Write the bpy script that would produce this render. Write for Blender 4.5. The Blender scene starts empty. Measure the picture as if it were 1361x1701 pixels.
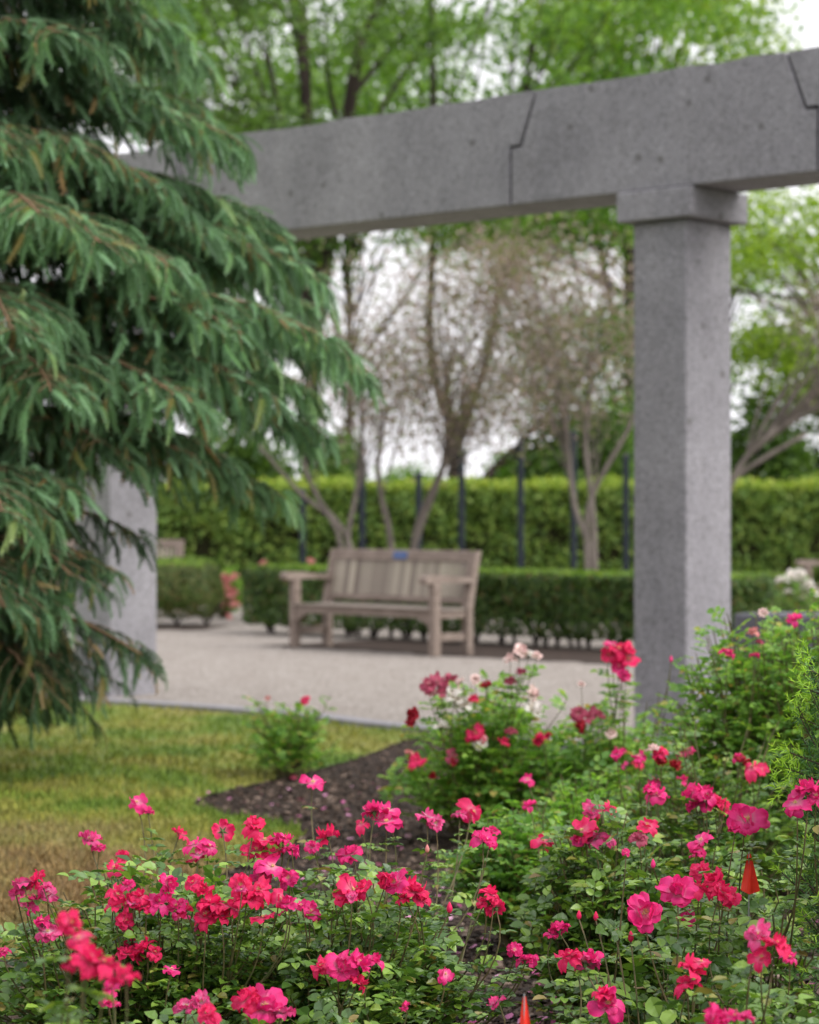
import bpy, math, random
import numpy as np
PI = math.pi
random.seed(7)
rng = np.random.default_rng(11)
R = math.radians
sc = bpy.context.scene
CAMH = 1.25
F = 4016.0; CX = 680.5; HY = 856.0          # focal length in photo pixels, centre column, horizon row

# ------------------------------------------------------------------ camera
cd = bpy.data.cameras.new('camera'); cam = bpy.data.objects.new('camera', cd); sc.collection.objects.link(cam)
cam.location = (0, 0, CAMH); cam.rotation_euler = (R(90) + math.atan(5.5 / F), 0, 0)
cd.sensor_fit = 'VERTICAL'; cd.sensor_height = 36; cd.sensor_width = 36; cd.lens = 85
cd.clip_start = 0.05; cd.clip_end = 3000
cd.dof.use_dof = True; cd.dof.focus_distance = 4.95; cd.dof.aperture_fstop = 4.6; cd.dof.aperture_blades = 9
sc.camera = cam
# ------------------------------------------------------------------ sky and sun (overcast)
SUN_EL, SUN_AZ = R(42), math.atan2(0.90, -0.42)     # azimuth from +Y towards +X
w = bpy.data.worlds.new('World'); sc.world = w; w.use_nodes = True
nt = w.node_tree; nt.nodes.clear()
out = nt.nodes.new('ShaderNodeOutputWorld'); bg = nt.nodes.new('ShaderNodeBackground')
sky = nt.nodes.new('ShaderNodeTexSky'); sky.sky_type = 'NISHITA'; sky.sun_disc = False
sky.sun_elevation = SUN_EL; sky.sun_rotation = SUN_AZ; sky.air_density = 1.0; sky.dust_density = 4.0; sky.ozone_density = 1.0
hs = nt.nodes.new('ShaderNodeHueSaturation'); hs.inputs['Saturation'].default_value = 0.12
mxw = nt.nodes.new('ShaderNodeMix'); mxw.data_type = 'RGBA'; mxw.inputs[0].default_value = 0.7
mxw.inputs[7].default_value = (8.85, 8.75, 9.15, 1)    # even cloud cover
nt.links.new(sky.outputs[0], hs.inputs['Color']); nt.links.new(hs.outputs[0], mxw.inputs[6])
nt.links.new(mxw.outputs[2], bg.inputs[0]); bg.inputs[1].default_value = 0.105
nt.links.new(bg.outputs[0], out.inputs[0])
sl = bpy.data.lights.new('sun', 'SUN'); sl.energy = 1.5; sl.angle = R(50); sl.color = (1, 0.965, 0.92)
so = bpy.data.objects.new('sun', sl); sc.collection.objects.link(so); so.location = (20, -10, 30)
from mathutils import Vector, Matrix
sdir = Vector((math.sin(SUN_AZ) * math.cos(SUN_EL), math.cos(SUN_AZ) * math.cos(SUN_EL), math.sin(SUN_EL)))
so.rotation_euler = sdir.to_track_quat('Z', 'Y').to_euler()
sc.view_settings.view_transform = 'Standard'; sc.view_settings.look = 'None'
sc.view_settings.exposure = 0.85; sc.view_settings.gamma = 1
sc.render.engine = 'CYCLES'
sc.cycles.use_denoising = True
sc.cycles.max_bounces = 6; sc.cycles.diffuse_bounces = 3; sc.cycles.glossy_bounces = 2; sc.cycles.transmission_bounces = 4
sc.cycles.transparent_max_bounces = 4; sc.cycles.caustics_reflective = False; sc.cycles.caustics_refractive = False
sc.cycles.use_adaptive_sampling = False

# ------------------------------------------------------------------ helpers
C = sc.collection
def at(px, py, Y):
    return np.array([(px - CX) / F * Y, Y, CAMH - (py - HY) / F * Y])
def gnd(px, py):
    Y = F * CAMH / (py - HY); return np.array([(px - CX) / F * Y, Y])
def gx(px, Y): return (px - CX) / F * Y

def mesh_obj(name, V, Fs, mat, parent=None, loc=(0, 0, 0), smooth=False, attr=None):
    """V (n,3); Fs: list of int arrays (m,k)"""
    V = np.asarray(V, dtype=np.float64) - np.asarray(loc)
    if not isinstance(Fs, (list, tuple)): Fs = [Fs]
    Fs = [np.asarray(f, dtype=np.int32) for f in Fs if len(f)]
    me = bpy.data.meshes.new(name)
    nl = sum(f.size for f in Fs); nf = sum(len(f) for f in Fs)
    me.vertices.add(len(V)); me.vertices.foreach_set('co', V.astype(np.float32).ravel())
    me.loops.add(nl); me.loops.foreach_set('vertex_index', np.concatenate([f.ravel() for f in Fs]))
    me.polygons.add(nf)
    tot = np.concatenate([np.full(len(f), f.shape[1], dtype=np.int32) for f in Fs])
    st = np.concatenate([[0], np.cumsum(tot)[:-1]]).astype(np.int32)
    me.polygons.foreach_set('loop_start', st)
    me.update(calc_edges=True)
    me.polygons.foreach_set('use_smooth', np.full(nf, bool(smooth)))
    if attr is not None:
        a = me.attributes.new('t', 'FLOAT', 'POINT'); a.data.foreach_set('value', np.asarray(attr, dtype=np.float32))
    me.materials.append(mat)
    me.validate()
    o = bpy.data.objects.new(name, me); C.objects.link(o)
    if parent is not None: o.parent = parent
    else: o.location = tuple(loc)
    return o
def tag(o, label=None, cat=None, group=None, kind=None):
    if label: o['label'] = label
    if cat: o['category'] = cat
    if group: o['group'] = group
    if kind: o['kind'] = kind
    return o
def empty(name, loc, label, cat, group=None):
    o = bpy.data.objects.new(name, None); C.objects.link(o); o.location = tuple(loc); o.empty_display_size = 0.1
    return tag(o, label, cat, group)

class MB:
    def __init__(s): s.V = []; s.F = {}; s.n = 0; s.A = []
    def add(s, V, Fs, a=None):
        V = np.asarray(V, dtype=np.float64)
        if not isinstance(Fs, (list, tuple)): Fs = [Fs]
        for f in Fs:
            f = np.asarray(f, dtype=np.int32)
            if len(f): s.F.setdefault(f.shape[1], []).append(f + s.n)
        s.V.append(V); s.n += len(V)
        s.A.append(np.zeros(len(V)) if a is None else np.asarray(a))
    def box(s, lo, hi, M=None, o=(0, 0, 0), bev=0.0):
        x0, y0, z0 = lo; x1, y1, z1 = hi
        b = min(bev, (x1 - x0) / 3, (y1 - y0) / 3, (z1 - z0) / 3)
        if b <= 0:
            V = np.array([[x, y, z] for z in (z0, z1) for y in (y0, y1) for x in (x0, x1)], float)
            Fq = [[0, 2, 3, 1], [4, 5, 7, 6], [0, 1, 5, 4], [1, 3, 7, 5], [3, 2, 6, 7], [2, 0, 4, 6]]
            Fs = [np.array(Fq)]
        else:
            V = []; idx = {}
            for k in range(8):
                sx, sy, sz = (k & 1), (k >> 1) & 1, (k >> 2) & 1
                c = [x1 if sx else x0, y1 if sy else y0, z1 if sz else z0]
                sg = [-1 if sx else 1, -1 if sy else 1, -1 if sz else 1]
                for ax in range(3):   # vertex lying on the face of axis ax
                    p = [c[i] + (0 if i == ax else sg[i] * b) for i in range(3)]
                    idx[(k, ax)] = len(V); V.append(p)
            V = np.array(V, float); Q = []; T = []
            for ax in range(3):
                a1, a2 = (ax + 1) % 3, (ax + 2) % 3
                for sd in (0, 1):
                    ks = [(sd << ax) | (p << a1) | (q << a2) for p, q in ((0, 0), (1, 0), (1, 1), (0, 1))]
                    f = [idx[(k, ax)] for k in ks]
                    Q.append(f if sd else f[::-1])
            for ax in range(3):       # bevel strips along edges parallel to ax
                a1, a2 = (ax + 1) % 3, (ax + 2) % 3
                for p in (0, 1):
                    for q in (0, 1):
                        k0 = (p << a1) | (q << a2); k1 = k0 | (1 << ax)
                        f = [idx[(k0, a1)], idx[(k1, a1)], idx[(k1, a2)], idx[(k0, a2)]]
                        if p != q: f = f[::-1]
                        Q.append(f)
            for k in range(8):
                f = [idx[(k, 0)], idx[(k, 1)], idx[(k, 2)]]
                if bin(k).count('1') % 2 == 0: f = f[::-1]
                T.append(f)
            Fs = [np.array(Q), np.array(T)]
        if M is not None: V = V @ np.asarray(M).T
        s.add(V + np.asarray(o), Fs); return s
    def tube(s, P, rad, sides=5, cap=True):
        P = np.asarray(P, float); n = len(P); rad = np.broadcast_to(np.asarray(rad, float), (n,))
        T = np.gradient(P, axis=0); T /= np.linalg.norm(T, axis=1)[:, None] + 1e-9
        ref = np.array([0, 0, 1.0]) if abs(T[0, 2]) < 0.9 else np.array([1.0, 0, 0])
        X = np.cross(T, ref); X /= np.linalg.norm(X, axis=1)[:, None] + 1e-9
        for i in range(1, n):
            if np.dot(X[i], X[i - 1]) < 0: X[i] = -X[i]
        Yv = np.cross(T, X)
        a = np.arange(sides) * 2 * PI / sides
        V = P[:, None] + rad[:, None, None] * (np.cos(a)[None, :, None] * X[:, None] + np.sin(a)[None, :, None] * Yv[:, None])
        i = np.arange(n - 1)[:, None] * sides; j = np.arange(sides)[None]; jn = (j + 1) % sides
        Fq = np.stack([i + j, i + jn, i + sides + jn, i + sides + j], -1).reshape(-1, 4)
        Fs = [Fq]
        if cap: Fs += [np.array([[*range(sides - 1, -1, -1)]]), np.array([[(n - 1) * sides + k for k in range(sides)]])]
        s.add(V.reshape(-1, 3), Fs); return s
    def build(s, name, mat, parent=None, loc=(0, 0, 0), smooth=False, attr=False):
        return mesh_obj(name, np.concatenate(s.V), [np.concatenate(v) for v in s.F.values()], mat, parent, loc, smooth,
                        np.concatenate(s.A) if attr else None)

def unit(v): return v / (np.linalg.norm(v, axis=-1, keepdims=True) + 1e-9)
def frames(D, N):
    """rotation matrices with local y along D and local z near N"""
    D = unit(D); X = unit(np.cross(D, N)); Z = np.cross(X, D)
    return np.stack([X, D, Z], axis=-1)
def scatter(TV, TF, P, M, S, TA=None):
    """copies of a template; P (n,3), M (n,3,3), S (n,) or (n,3)"""
    S = np.asarray(S, float)
    if S.ndim == 1: S = S[:, None]
    V = np.einsum('nij,nkj->nki', M, TV[None] * S[:, None, :]) + P[:, None]
    k = len(TV); n = len(P)
    Fs = [(f[None] + (np.arange(n) * k)[:, None, None]).reshape(-1, f.shape[1]) for f in TF]
    return V.reshape(-1, 3), Fs
def rdir(n):
    v = rng.normal(size=(n, 3)); return unit(v)
def bez(a, b, c, n=8):
    t = np.linspace(0, 1, n)[:, None]; a, b, c = map(np.asarray, (a, b, c))
    return (1 - t) ** 2 * a + 2 * t * (1 - t) * b + t * t * c

# ------------------------------------------------------------------ materials
def mat_new(name):
    m = bpy.data.materials.new(name); m.use_nodes = True; n = m.node_tree.nodes; l = m.node_tree.links
    n.clear(); o = n.new('ShaderNodeOutputMaterial'); p = n.new('ShaderNodeBsdfPrincipled'); l.new(p.outputs[0], o.inputs[0])
    return m, n, l, o, p
def ramp(n, stops, interp='LINEAR'):
    r = n.new('ShaderNodeValToRGB'); r.color_ramp.interpolation = interp
    e = r.color_ramp.elements
    while len(e) < len(stops): e.new(0.5)
    for k, (p, c) in enumerate(stops): e[k].position = p; e[k].color = (*c, 1)
    return r
def leaf_mat(name, stops, rough=0.5, transl=0.3, spec=0.4, tcol=1.3, gain=1.5):
    """leaf colour varies from leaf to leaf"""
    m, n, l, o, p = mat_new(name)
    if transl < 0.01 or tcol < 1.2: gain = 1.0
    stops = [(a, tuple(min(.9, x * gain) for x in c)) for a, c in stops]
    g = n.new('ShaderNodeNewGeometry'); r = ramp(n, stops); l.new(g.outputs['Random Per Island'], r.inputs[0])
    l.new(r.outputs[0], p.inputs['Base Color']); p.inputs['Roughness'].default_value = rough
    p.inputs['Specular IOR Level'].default_value = spec
    tr = n.new('ShaderNodeBsdfTranslucent'); mx = n.new('ShaderNodeMixShader'); mx.inputs[0].default_value = transl
    mu = n.new('ShaderNodeMix'); mu.data_type = 'RGBA'; mu.blend_type = 'MULTIPLY'; mu.inputs[0].default_value = 1
    mu.inputs[7].default_value = (tcol * 1.15, tcol * 1.2, tcol * 0.6, 1)
    l.new(r.outputs[0], mu.inputs[6]); l.new(mu.outputs[2], tr.inputs[0])
    l.new(p.outputs[0], mx.inputs[1]); l.new(tr.outputs[0], mx.inputs[2]); l.new(mx.outputs[0], o.inputs[0])
    return m
def noise_mat(name, stops, scale=8, detail=6, rough=0.85, bump=0.3, bscale=None, spec=0.3, bdist=0.01, stretch=None):
    m, n, l, o, p = mat_new(name)
    tc = n.new('ShaderNodeTexCoord'); src = tc.outputs['Object']
    if stretch:
        mp = n.new('ShaderNodeMapping'); mp.inputs['Scale'].default_value = stretch; l.new(src, mp.inputs[0]); src = mp.outputs[0]
    t = n.new('ShaderNodeTexNoise'); t.inputs['Scale'].default_value = scale; t.inputs['Detail'].default_value = detail
    t.inputs['Roughness'].default_value = 0.65
    l.new(src, t.inputs[0]); r = ramp(n, stops); l.new(t.outputs[0], r.inputs[0]); l.new(r.outputs[0], p.inputs['Base Color'])
    p.inputs['Roughness'].default_value = rough; p.inputs['Specular IOR Level'].default_value = spec
    if bump:
        t2 = n.new('ShaderNodeTexNoise'); t2.inputs['Scale'].default_value = bscale or scale * 4; t2.inputs['Detail'].default_value = 4
        l.new(src, t2.inputs[0]); b = n.new('ShaderNodeBump'); b.inputs['Strength'].default_value = bump; b.inputs['Distance'].default_value = bdist
        l.new(t2.outputs[0], b.inputs['Height']); l.new(b.outputs[0], p.inputs['Normal'])
    return m

def granite_mat():
    m, n, l, o, p = mat_new('granite')
    tc = n.new('ShaderNodeTexCoord')
    big = n.new('ShaderNodeTexNoise'); big.inputs['Scale'].default_value = 2.2; big.inputs['Detail'].default_value = 5
    fine = n.new('ShaderNodeTexNoise'); fine.inputs['Scale'].default_value = 75; fine.inputs['Detail'].default_value = 3; fine.inputs['Roughness'].default_value = 0.8
    mid = n.new('ShaderNodeTexNoise'); mid.inputs['Scale'].default_value = 22; mid.inputs['Detail'].default_value = 5; mid.inputs['Roughness'].default_value = 0.75
    for t in (big, fine, mid): l.new(tc.outputs['Object'], t.inputs[0])
    rb = ramp(n, [(0.3, (0.25, 0.243, 0.258)), (0.7, (0.325, 0.317, 0.335))]); l.new(big.outputs[0], rb.inputs[0])
    rf = ramp(n, [(0.30, (0.42, 0.42, 0.42)), (0.47, (0.9, 0.9, 0.9)), (0.58, (1.05, 1.05, 1.05)), (0.72, (1.6, 1.6, 1.6))]); l.new(fine.outputs[0], rf.inputs[0])
    rm = ramp(n, [(0.28, (0.60, 0.60, 0.58)), (0.42, (0.93, 0.93, 0.93)), (0.68, (1.12, 1.12, 1.14))]); l.new(mid.outputs[0], rm.inputs[0])
    m1 = n.new('ShaderNodeMix'); m1.data_type = 'RGBA'; m1.blend_type = 'MULTIPLY'; m1.inputs[0].default_value = 1
    m2 = n.new('ShaderNodeMix'); m2.data_type = 'RGBA'; m2.blend_type = 'MULTIPLY'; m2.inputs[0].default_value = 1
    l.new(rb.outputs[0], m1.inputs[6]); l.new(rf.outputs[0], m1.inputs[7]); l.new(m1.outputs[2], m2.inputs[6]); l.new(rm.outputs[0], m2.inputs[7])
    # sparse dark lichen spots
    vo = n.new('ShaderNodeTexVoronoi'); vo.inputs['Scale'].default_value = 4.5; l.new(tc.outputs['Object'], vo.inputs['Vector'])
    rv = ramp(n, [(0.04, (0.38, 0.37, 0.32)), (0.13, (1, 1, 1))]); l.new(vo.outputs['Distance'], rv.inputs[0])
    m3 = n.new('ShaderNodeMix'); m3.data_type = 'RGBA'; m3.blend_type = 'MULTIPLY'; m3.inputs[0].default_value = 0.8
    l.new(m2.outputs[2], m3.inputs[6]); l.new(rv.outputs[0], m3.inputs[7]); l.new(m3.outputs[2], p.inputs['Base Color'])
    p.inputs['Roughness'].default_value = 0.8; p.inputs['Specular IOR Level'].default_value = 0.25
    b = n.new('ShaderNodeBump'); b.inputs['Strength'].default_value = 0.35; b.inputs['Distance'].default_value = 0.006
    l.new(mid.outputs[0], b.inputs['Height']); l.new(b.outputs[0], p.inputs['Normal'])
    return m
M = {}
M['granite'] = granite_mat()
M['gravel'] = noise_mat('gravel', [(0.34, (0.10, 0.088, 0.078)), (0.5, (0.285, 0.257, 0.235)), (0.66, (0.47, 0.43, 0.40))], 30, 8, 0.95, 0.5, 90, 0.15)
def mottle(m, sc_, lo, hi):
    n, l = m.node_tree.nodes, m.node_tree.links; p = [x for x in n if x.type == 'BSDF_PRINCIPLED'][0]; src = p.inputs['Base Color'].links[0].from_socket
    tc = n.new('ShaderNodeTexCoord'); mp = n.new('ShaderNodeMapping'); mp.inputs['Scale'].default_value = sc_; t = n.new('ShaderNodeTexNoise'); t.inputs['Scale'].default_value = 1; t.inputs['Detail'].default_value = 6; t.inputs['Roughness'].default_value = .7
    l.new(tc.outputs['Object'], mp.inputs[0]); l.new(mp.outputs[0], t.inputs[0]); r = ramp(n, [(0.35, lo), (0.65, hi)]); l.new(t.outputs[0], r.inputs[0])
    mu = n.new('ShaderNodeMix'); mu.data_type = 'RGBA'; mu.blend_type = 'MULTIPLY'; mu.inputs[0].default_value = 1; l.new(src, mu.inputs[6]); l.new(r.outputs[0], mu.inputs[7]); l.new(mu.outputs[2], p.inputs['Base Color'])
mottle(M['gravel'], (3.5, 3.5, 3.5), (0.86, 0.83, 0.80), (1.08, 1.08, 1.06))
mottle(M["granite"], (2.2, 2.2, 0.55), (0.86, 0.86, 0.87), (1.08, 1.07, 1.07))
M['kerb'] = noise_mat('kerb_granite', [(0.3, (0.22, 0.212, 0.225)), (0.7, (0.32, 0.31, 0.33))], 30, 5, 0.85, 0.2)
M['soil'] = noise_mat('soil', [(0.3, (0.018, 0.012, 0.008)), (0.55, (0.050, 0.032, 0.023)), (0.8, (0.12, 0.082, 0.062))], 22, 10, 0.9, 0.9, 60, 0.25, 0.03)
M['mulch_far'] = noise_mat('leaf_litter', [(0.3, (0.018, 0.012, 0.009)), (0.7, (0.06, 0.038, 0.027))], 12, 8, 0.95, 0.5)
def lawn_mat(name, island):
    m, n, l, o, p = mat_new(name)
    g = n.new('ShaderNodeNewGeometry')
    t = n.new('ShaderNodeTexNoise'); t.inputs['Scale'].default_value = 1.6; t.inputs['Detail'].default_value = 5; t.inputs['Roughness'].default_value = 0.6
    l.new(g.outputs['Position'], t.inputs[0])
    # a dry patch of its own at the near left of the lawn
    sx = n.new('ShaderNodeVectorMath'); sx.operation = 'SUBTRACT'; sx.inputs[1].default_value = (-1.75, 8.1, 0); l.new(g.outputs['Position'], sx.inputs[0])
    sc2 = n.new('ShaderNodeVectorMath'); sc2.operation = 'MULTIPLY'; sc2.inputs[1].default_value = (0.80, 0.62, 0); l.new(sx.outputs[0], sc2.inputs[0])
    ln = n.new('ShaderNodeVectorMath'); ln.operation = 'LENGTH'; l.new(sc2.outputs[0], ln.inputs[0])
    mr = n.new('ShaderNodeMapRange'); mr.inputs[1].default_value = 0.55; mr.inputs[2].default_value = 1.35; mr.inputs[3].default_value = 0.45; mr.inputs[4].default_value = 0.0
    l.new(ln.outputs[1], mr.inputs[0])
    ad = n.new('ShaderNodeMath'); ad.operation = 'ADD'; l.new(t.outputs[0], ad.inputs[0]); l.new(mr.outputs[0], ad.inputs[1])
    r = ramp(n, [(0.28, (0.070, 0.145, 0.020)), (0.45, (0.150, 0.225, 0.034)), (0.57, (0.26, 0.265, 0.058)), (0.80, (0.24, 0.205, 0.080)), (1.0, (0.25, 0.160, 0.080))])
    l.new(ad.outputs[0], r.inputs[0])
    src = r.outputs[0]
    if island:
        ri = ramp(n, [(0, (0.55, 0.6, 0.6)), (1, (1.25, 1.2, 1.0))]); l.new(g.outputs['Random Per Island'], ri.inputs[0])
        mu = n.new('ShaderNodeMix'); mu.data_type = 'RGBA'; mu.blend_type = 'MULTIPLY'; mu.inputs[0].default_value = 1
        l.new(src, mu.inputs[6]); l.new(ri.outputs[0], mu.inputs[7]); src = mu.outputs[2]
    l.new(src, p.inputs['Base Color']); p.inputs['Roughness'].default_value = 0.7; p.inputs['Specular IOR Level'].default_value = 0.2
    return m
M['lawn'] = lawn_mat('lawn_turf', False); M['blade'] = lawn_mat('grass_blade', True)
M['field'] = noise_mat('meadow', [(0.3, (0.04, 0.07, 0.015)), (0.7, (0.10, 0.13, 0.03))], 2, 6, 0.9, 0.2)
M['teak'] = noise_mat('weathered_teak', [(0.25, (0.12, 0.09, 0.073)), (0.5, (0.230, 0.182, 0.153)), (0.8, (0.34, 0.28, 0.24))], 6, 6, 0.8, 0.4, 30, 0.2, 0.003, (1, 1, 5))
M['slat'] = leaf_mat('weathered_slat', [(0, (0.19, 0.155, 0.135)), (0.35, (0.25, 0.21, 0.178)), (0.7, (0.32, 0.28, 0.23)), (1, (0.42, 0.37, 0.305))], 0.8, 0.0)
M['slat_back'] = leaf_mat('weathered_back_slat', [(0, (0.17, 0.135, 0.115)), (0.5, (0.28, 0.24, 0.20)), (1, (0.42, 0.37, 0.30))], 0.8, 0.0)
_n = M['slat_back'].node_tree; _a = _n.nodes.new('ShaderNodeAttribute'); _a.attribute_name = 't'; _n.links.new(_a.outputs['Fac'], [x for x in _n.nodes if x.type == 'VALTORGB'][0].inputs[0])
M['plaque'] = noise_mat('plaque_blue', [(0.3, (0.05, 0.09, 0.22)), (0.7, (0.07, 0.12, 0.28))], 20, 2, 0.35, 0)
M['iron'] = noise_mat('dark_painted_iron', [(0.3, (0.008, 0.014, 0.022)), (0.7, (0.018, 0.026, 0.036))], 12, 3, 0.5, 0.1)
M['bark_dark'] = noise_mat('dark_bark', [(0.3, (0.018, 0.013, 0.011)), (0.7, (0.06, 0.045, 0.038))], 6, 8, 0.9, 0.8, 20, 0.2, 0.02, (1, 1, 0.3))
M['bark_pale'] = noise_mat('pale_bark', [(0.3, (0.09, 0.077, 0.066)), (0.7, (0.22, 0.19, 0.165))], 8, 6, 0.85, 0.4, 20, 0.2, 0.01, (1, 1, 0.3))
M['bark_spruce'] = noise_mat('spruce_bark', [(0.3, (0.045, 0.028, 0.020)), (0.7, (0.16, 0.10, 0.065))], 14, 6, 0.9, 0.6)
M['twig_spruce'] = noise_mat('spruce_twig', [(0.3, (0.10, 0.065, 0.038)), (0.7, (0.28, 0.175, 0.10))], 20, 4, 0.85, 0.2)
M['spruce'] = leaf_mat('spruce_needles', [(0, (0.020, 0.055, 0.028)), (0.4, (0.038, 0.110, 0.058)), (0.75, (0.065, 0.165, 0.085)), (0.93, (0.105, 0.205, 0.085)), (1, (0.24, 0.22, 0.06))], 0.5, 0.12, 0.4)
M['core'] = noise_mat('hedge_shade_core', [(0.3, (0.006, 0.007, 0.003)), (0.7, (0.03, 0.03, 0.012))], 9, 6, 0.95, 0.8, 30, 0.1, 0.05)  # solid hedge filler, the shade between the leaves put into its near-black colour
M['hedge'] = leaf_mat('hedge_leaves', [(0, (0.046, 0.090, 0.016)), (0.5, (0.090, 0.155, 0.026)), (1, (0.16, 0.215, 0.042))], 0.6, 0.3)
M['hedge_new'] = leaf_mat('hedge_new_growth', [(0, (0.10, 0.155, 0.020)), (0.6, (0.18, 0.25, 0.034)), (1, (0.28, 0.30, 0.06))], 0.6, 0.35)
M['box_new'] = leaf_mat('box_new_growth', [(0, (0.055, 0.115, 0.010)), (0.6, (0.10, 0.175, 0.016)), (1, (0.17, 0.23, 0.03))], 0.6, 0.3)
M['box'] = leaf_mat('box_leaves', [(0, (0.016, 0.036, 0.006)), (0.55, (0.034, 0.074, 0.010)), (0.85, (0.066, 0.115, 0.016)), (1, (0.10, 0.06, 0.022))], 0.5, 0.25)
M['box_brown'] = leaf_mat('box_leaves_bronzed', [(0, (0.022, 0.042, 0.008)), (0.5, (0.050, 0.086, 0.014)), (0.85, (0.085, 0.095, 0.022)), (1, (0.12, 0.075, 0.032))], 0.5, 0.25)
M['tree_mid'] = leaf_mat('maple_leaves', [(0, (0.045, 0.10, 0.014)), (0.5, (0.085, 0.17, 0.022)), (1, (0.15, 0.25, 0.035))], 0.5, 0.4)
M['tree_dark'] = leaf_mat('oak_leaves', [(0, (0.030, 0.062, 0.014)), (0.5, (0.060, 0.115, 0.020)), (1, (0.10, 0.165, 0.03))], 0.5, 0.35)
M['tree_lime'] = leaf_mat('lime_leaves', [(0, (0.085, 0.145, 0.016)), (0.5, (0.150, 0.225, 0.022)), (1, (0.23, 0.31, 0.04))], 0.5, 0.45)
M['mauve'] = leaf_mat('spent_blossom', [(0, (0.20, 0.155, 0.145)), (0.4, (0.32, 0.25, 0.235)), (0.72, (0.42, 0.33, 0.31)), (0.78, (0.16, 0.20, 0.07)), (1, (0.22, 0.25, 0.08))], 0.7, 0.35, 0.2, 0.8)
M['rose_leaf'] = leaf_mat('rose_leaves', [(0, (0.026, 0.062, 0.014)), (0.35, (0.052, 0.108, 0.018)), (0.7, (0.095, 0.172, 0.022)), (0.94, (0.16, 0.25, 0.035)), (1, (0.16, 0.10, 0.035))], 0.34, 0.22, 0.6)
M['rose_leaf_soft'] = leaf_mat('rose_leaves_fresh', [(0, (0.045, 0.115, 0.022)), (0.5, (0.090, 0.190, 0.034)), (0.9, (0.17, 0.28, 0.05)), (1, (0.27, 0.18, 0.06))], 0.42, 0.38, 0.5)
M['rose_leaf_bright'] = leaf_mat('rose_leaves_bright', [(0, (0.070, 0.160, 0.030)), (0.5, (0.125, 0.235, 0.042)), (0.92, (0.21, 0.33, 0.06)), (1, (0.33, 0.22, 0.08))], 0.42, 0.42, 0.5)
M['lime_shrub'] = leaf_mat('spirea_leaves', [(0, (0.08, 0.19, 0.02)), (0.6, (0.14, 0.28, 0.03)), (1, (0.24, 0.36, 0.05))], 0.5, 0.35)
M['cane'] = noise_mat('rose_cane', [(0.3, (0.055, 0.075, 0.022)), (0.7, (0.15, 0.10, 0.05))], 25, 4, 0.6, 0.2)
M['cane_dark'] = noise_mat('woody_cane', [(0.3, (0.03, 0.02, 0.014)), (0.7, (0.09, 0.06, 0.04))], 25, 4, 0.8, 0.2)
M['yew'] = leaf_mat('yew_needles', [(0, (0.018, 0.06, 0.020)), (0.6, (0.045, 0.12, 0.030)), (1, (0.12, 0.22, 0.03))], 0.4, 0.15)
M['yew_new'] = leaf_mat('yew_new_needles', [(0, (0.14, 0.28, 0.02)), (1, (0.28, 0.42, 0.04))], 0.4, 0.3)
M['chip'] = leaf_mat('bark_chips', [(0, (0.014, 0.009, 0.006)), (0.6, (0.050, 0.032, 0.022)), (0.90, (0.11, 0.072, 0.050)), (1, (0.26, 0.19, 0.15))], 0.75, 0.0, 0.4)
M['fallen'] = leaf_mat('fallen_petals', [(0, (0.45, 0.06, 0.22)), (0.5, (0.62, 0.22, 0.42)), (1, (0.68, 0.42, 0.55))], 0.6, 0.2, 0.3, 1.0)
M['flag'] = noise_mat('flag_plastic', [(0.3, (0.72, 0.030, 0.018)), (0.7, (0.85, 0.055, 0.03))], 12, 3, 0.4, 0.2, 20)
M['wire'] = noise_mat('galvanised_wire', [(0.3, (0.2, 0.2, 0.2)), (0.7, (0.35, 0.35, 0.35))], 12, 3, 0.4, 0)
M['slate'] = noise_mat('dark_stone', [(0.3, (0.085, 0.085, 0.10)), (0.7, (0.15, 0.15, 0.17))], 20, 6, 0.85, 0.2)

def petal_mat(name, tip, mid, base, var=0.25):
    m, n, l, o, p = mat_new(name)
    a = n.new('ShaderNodeAttribute'); a.attribute_name = 't'
    r = ramp(n, [(0.0, base), (0.30, tuple(0.5 * (x + y) for x, y in zip(base, mid))), (0.5, mid), (1.0, tip)]); l.new(a.outputs['Fac'], r.inputs[0])
    g = n.new('ShaderNodeNewGeometry'); ri = ramp(n, [(0, (1 - var,) * 3), (1, (1 + var * .4,) * 3)]); l.new(g.outputs['Random Per Island'], ri.inputs[0])
    mu = n.new('ShaderNodeMix'); mu.data_type = 'RGBA'; mu.blend_type = 'MULTIPLY'; mu.inputs[0].default_value = 1
    l.new(r.outputs[0], mu.inputs[6]); l.new(ri.outputs[0], mu.inputs[7])
    l.new(mu.outputs[2], p.inputs['Base Color']); p.inputs['Roughness'].default_value = 0.45; p.inputs['Specular IOR Level'].default_value = 0.35
    tc = n.new('ShaderNodeTexCoord'); ns = n.new('ShaderNodeTexNoise'); ns.inputs['Scale'].default_value = 120; l.new(tc.outputs['Object'], ns.inputs[0])
    b = n.new('ShaderNodeBump'); b.inputs['Strength'].default_value = 0.35; b.inputs['Distance'].default_value = 0.003; l.new(ns.outputs[0], b.inputs['Height']); l.new(b.outputs[0], p.inputs['Normal'])
    tr = n.new('ShaderNodeBsdfTranslucent'); l.new(mu.outputs[2], tr.inputs[0])
    mx = n.new('ShaderNodeMixShader'); mx.inputs[0].default_value = 0.33; l.new(p.outputs[0], mx.inputs[1]); l.new(tr.outputs[0], mx.inputs[2]); l.new(mx.outputs[0], o.inputs[0])
    return m
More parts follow.
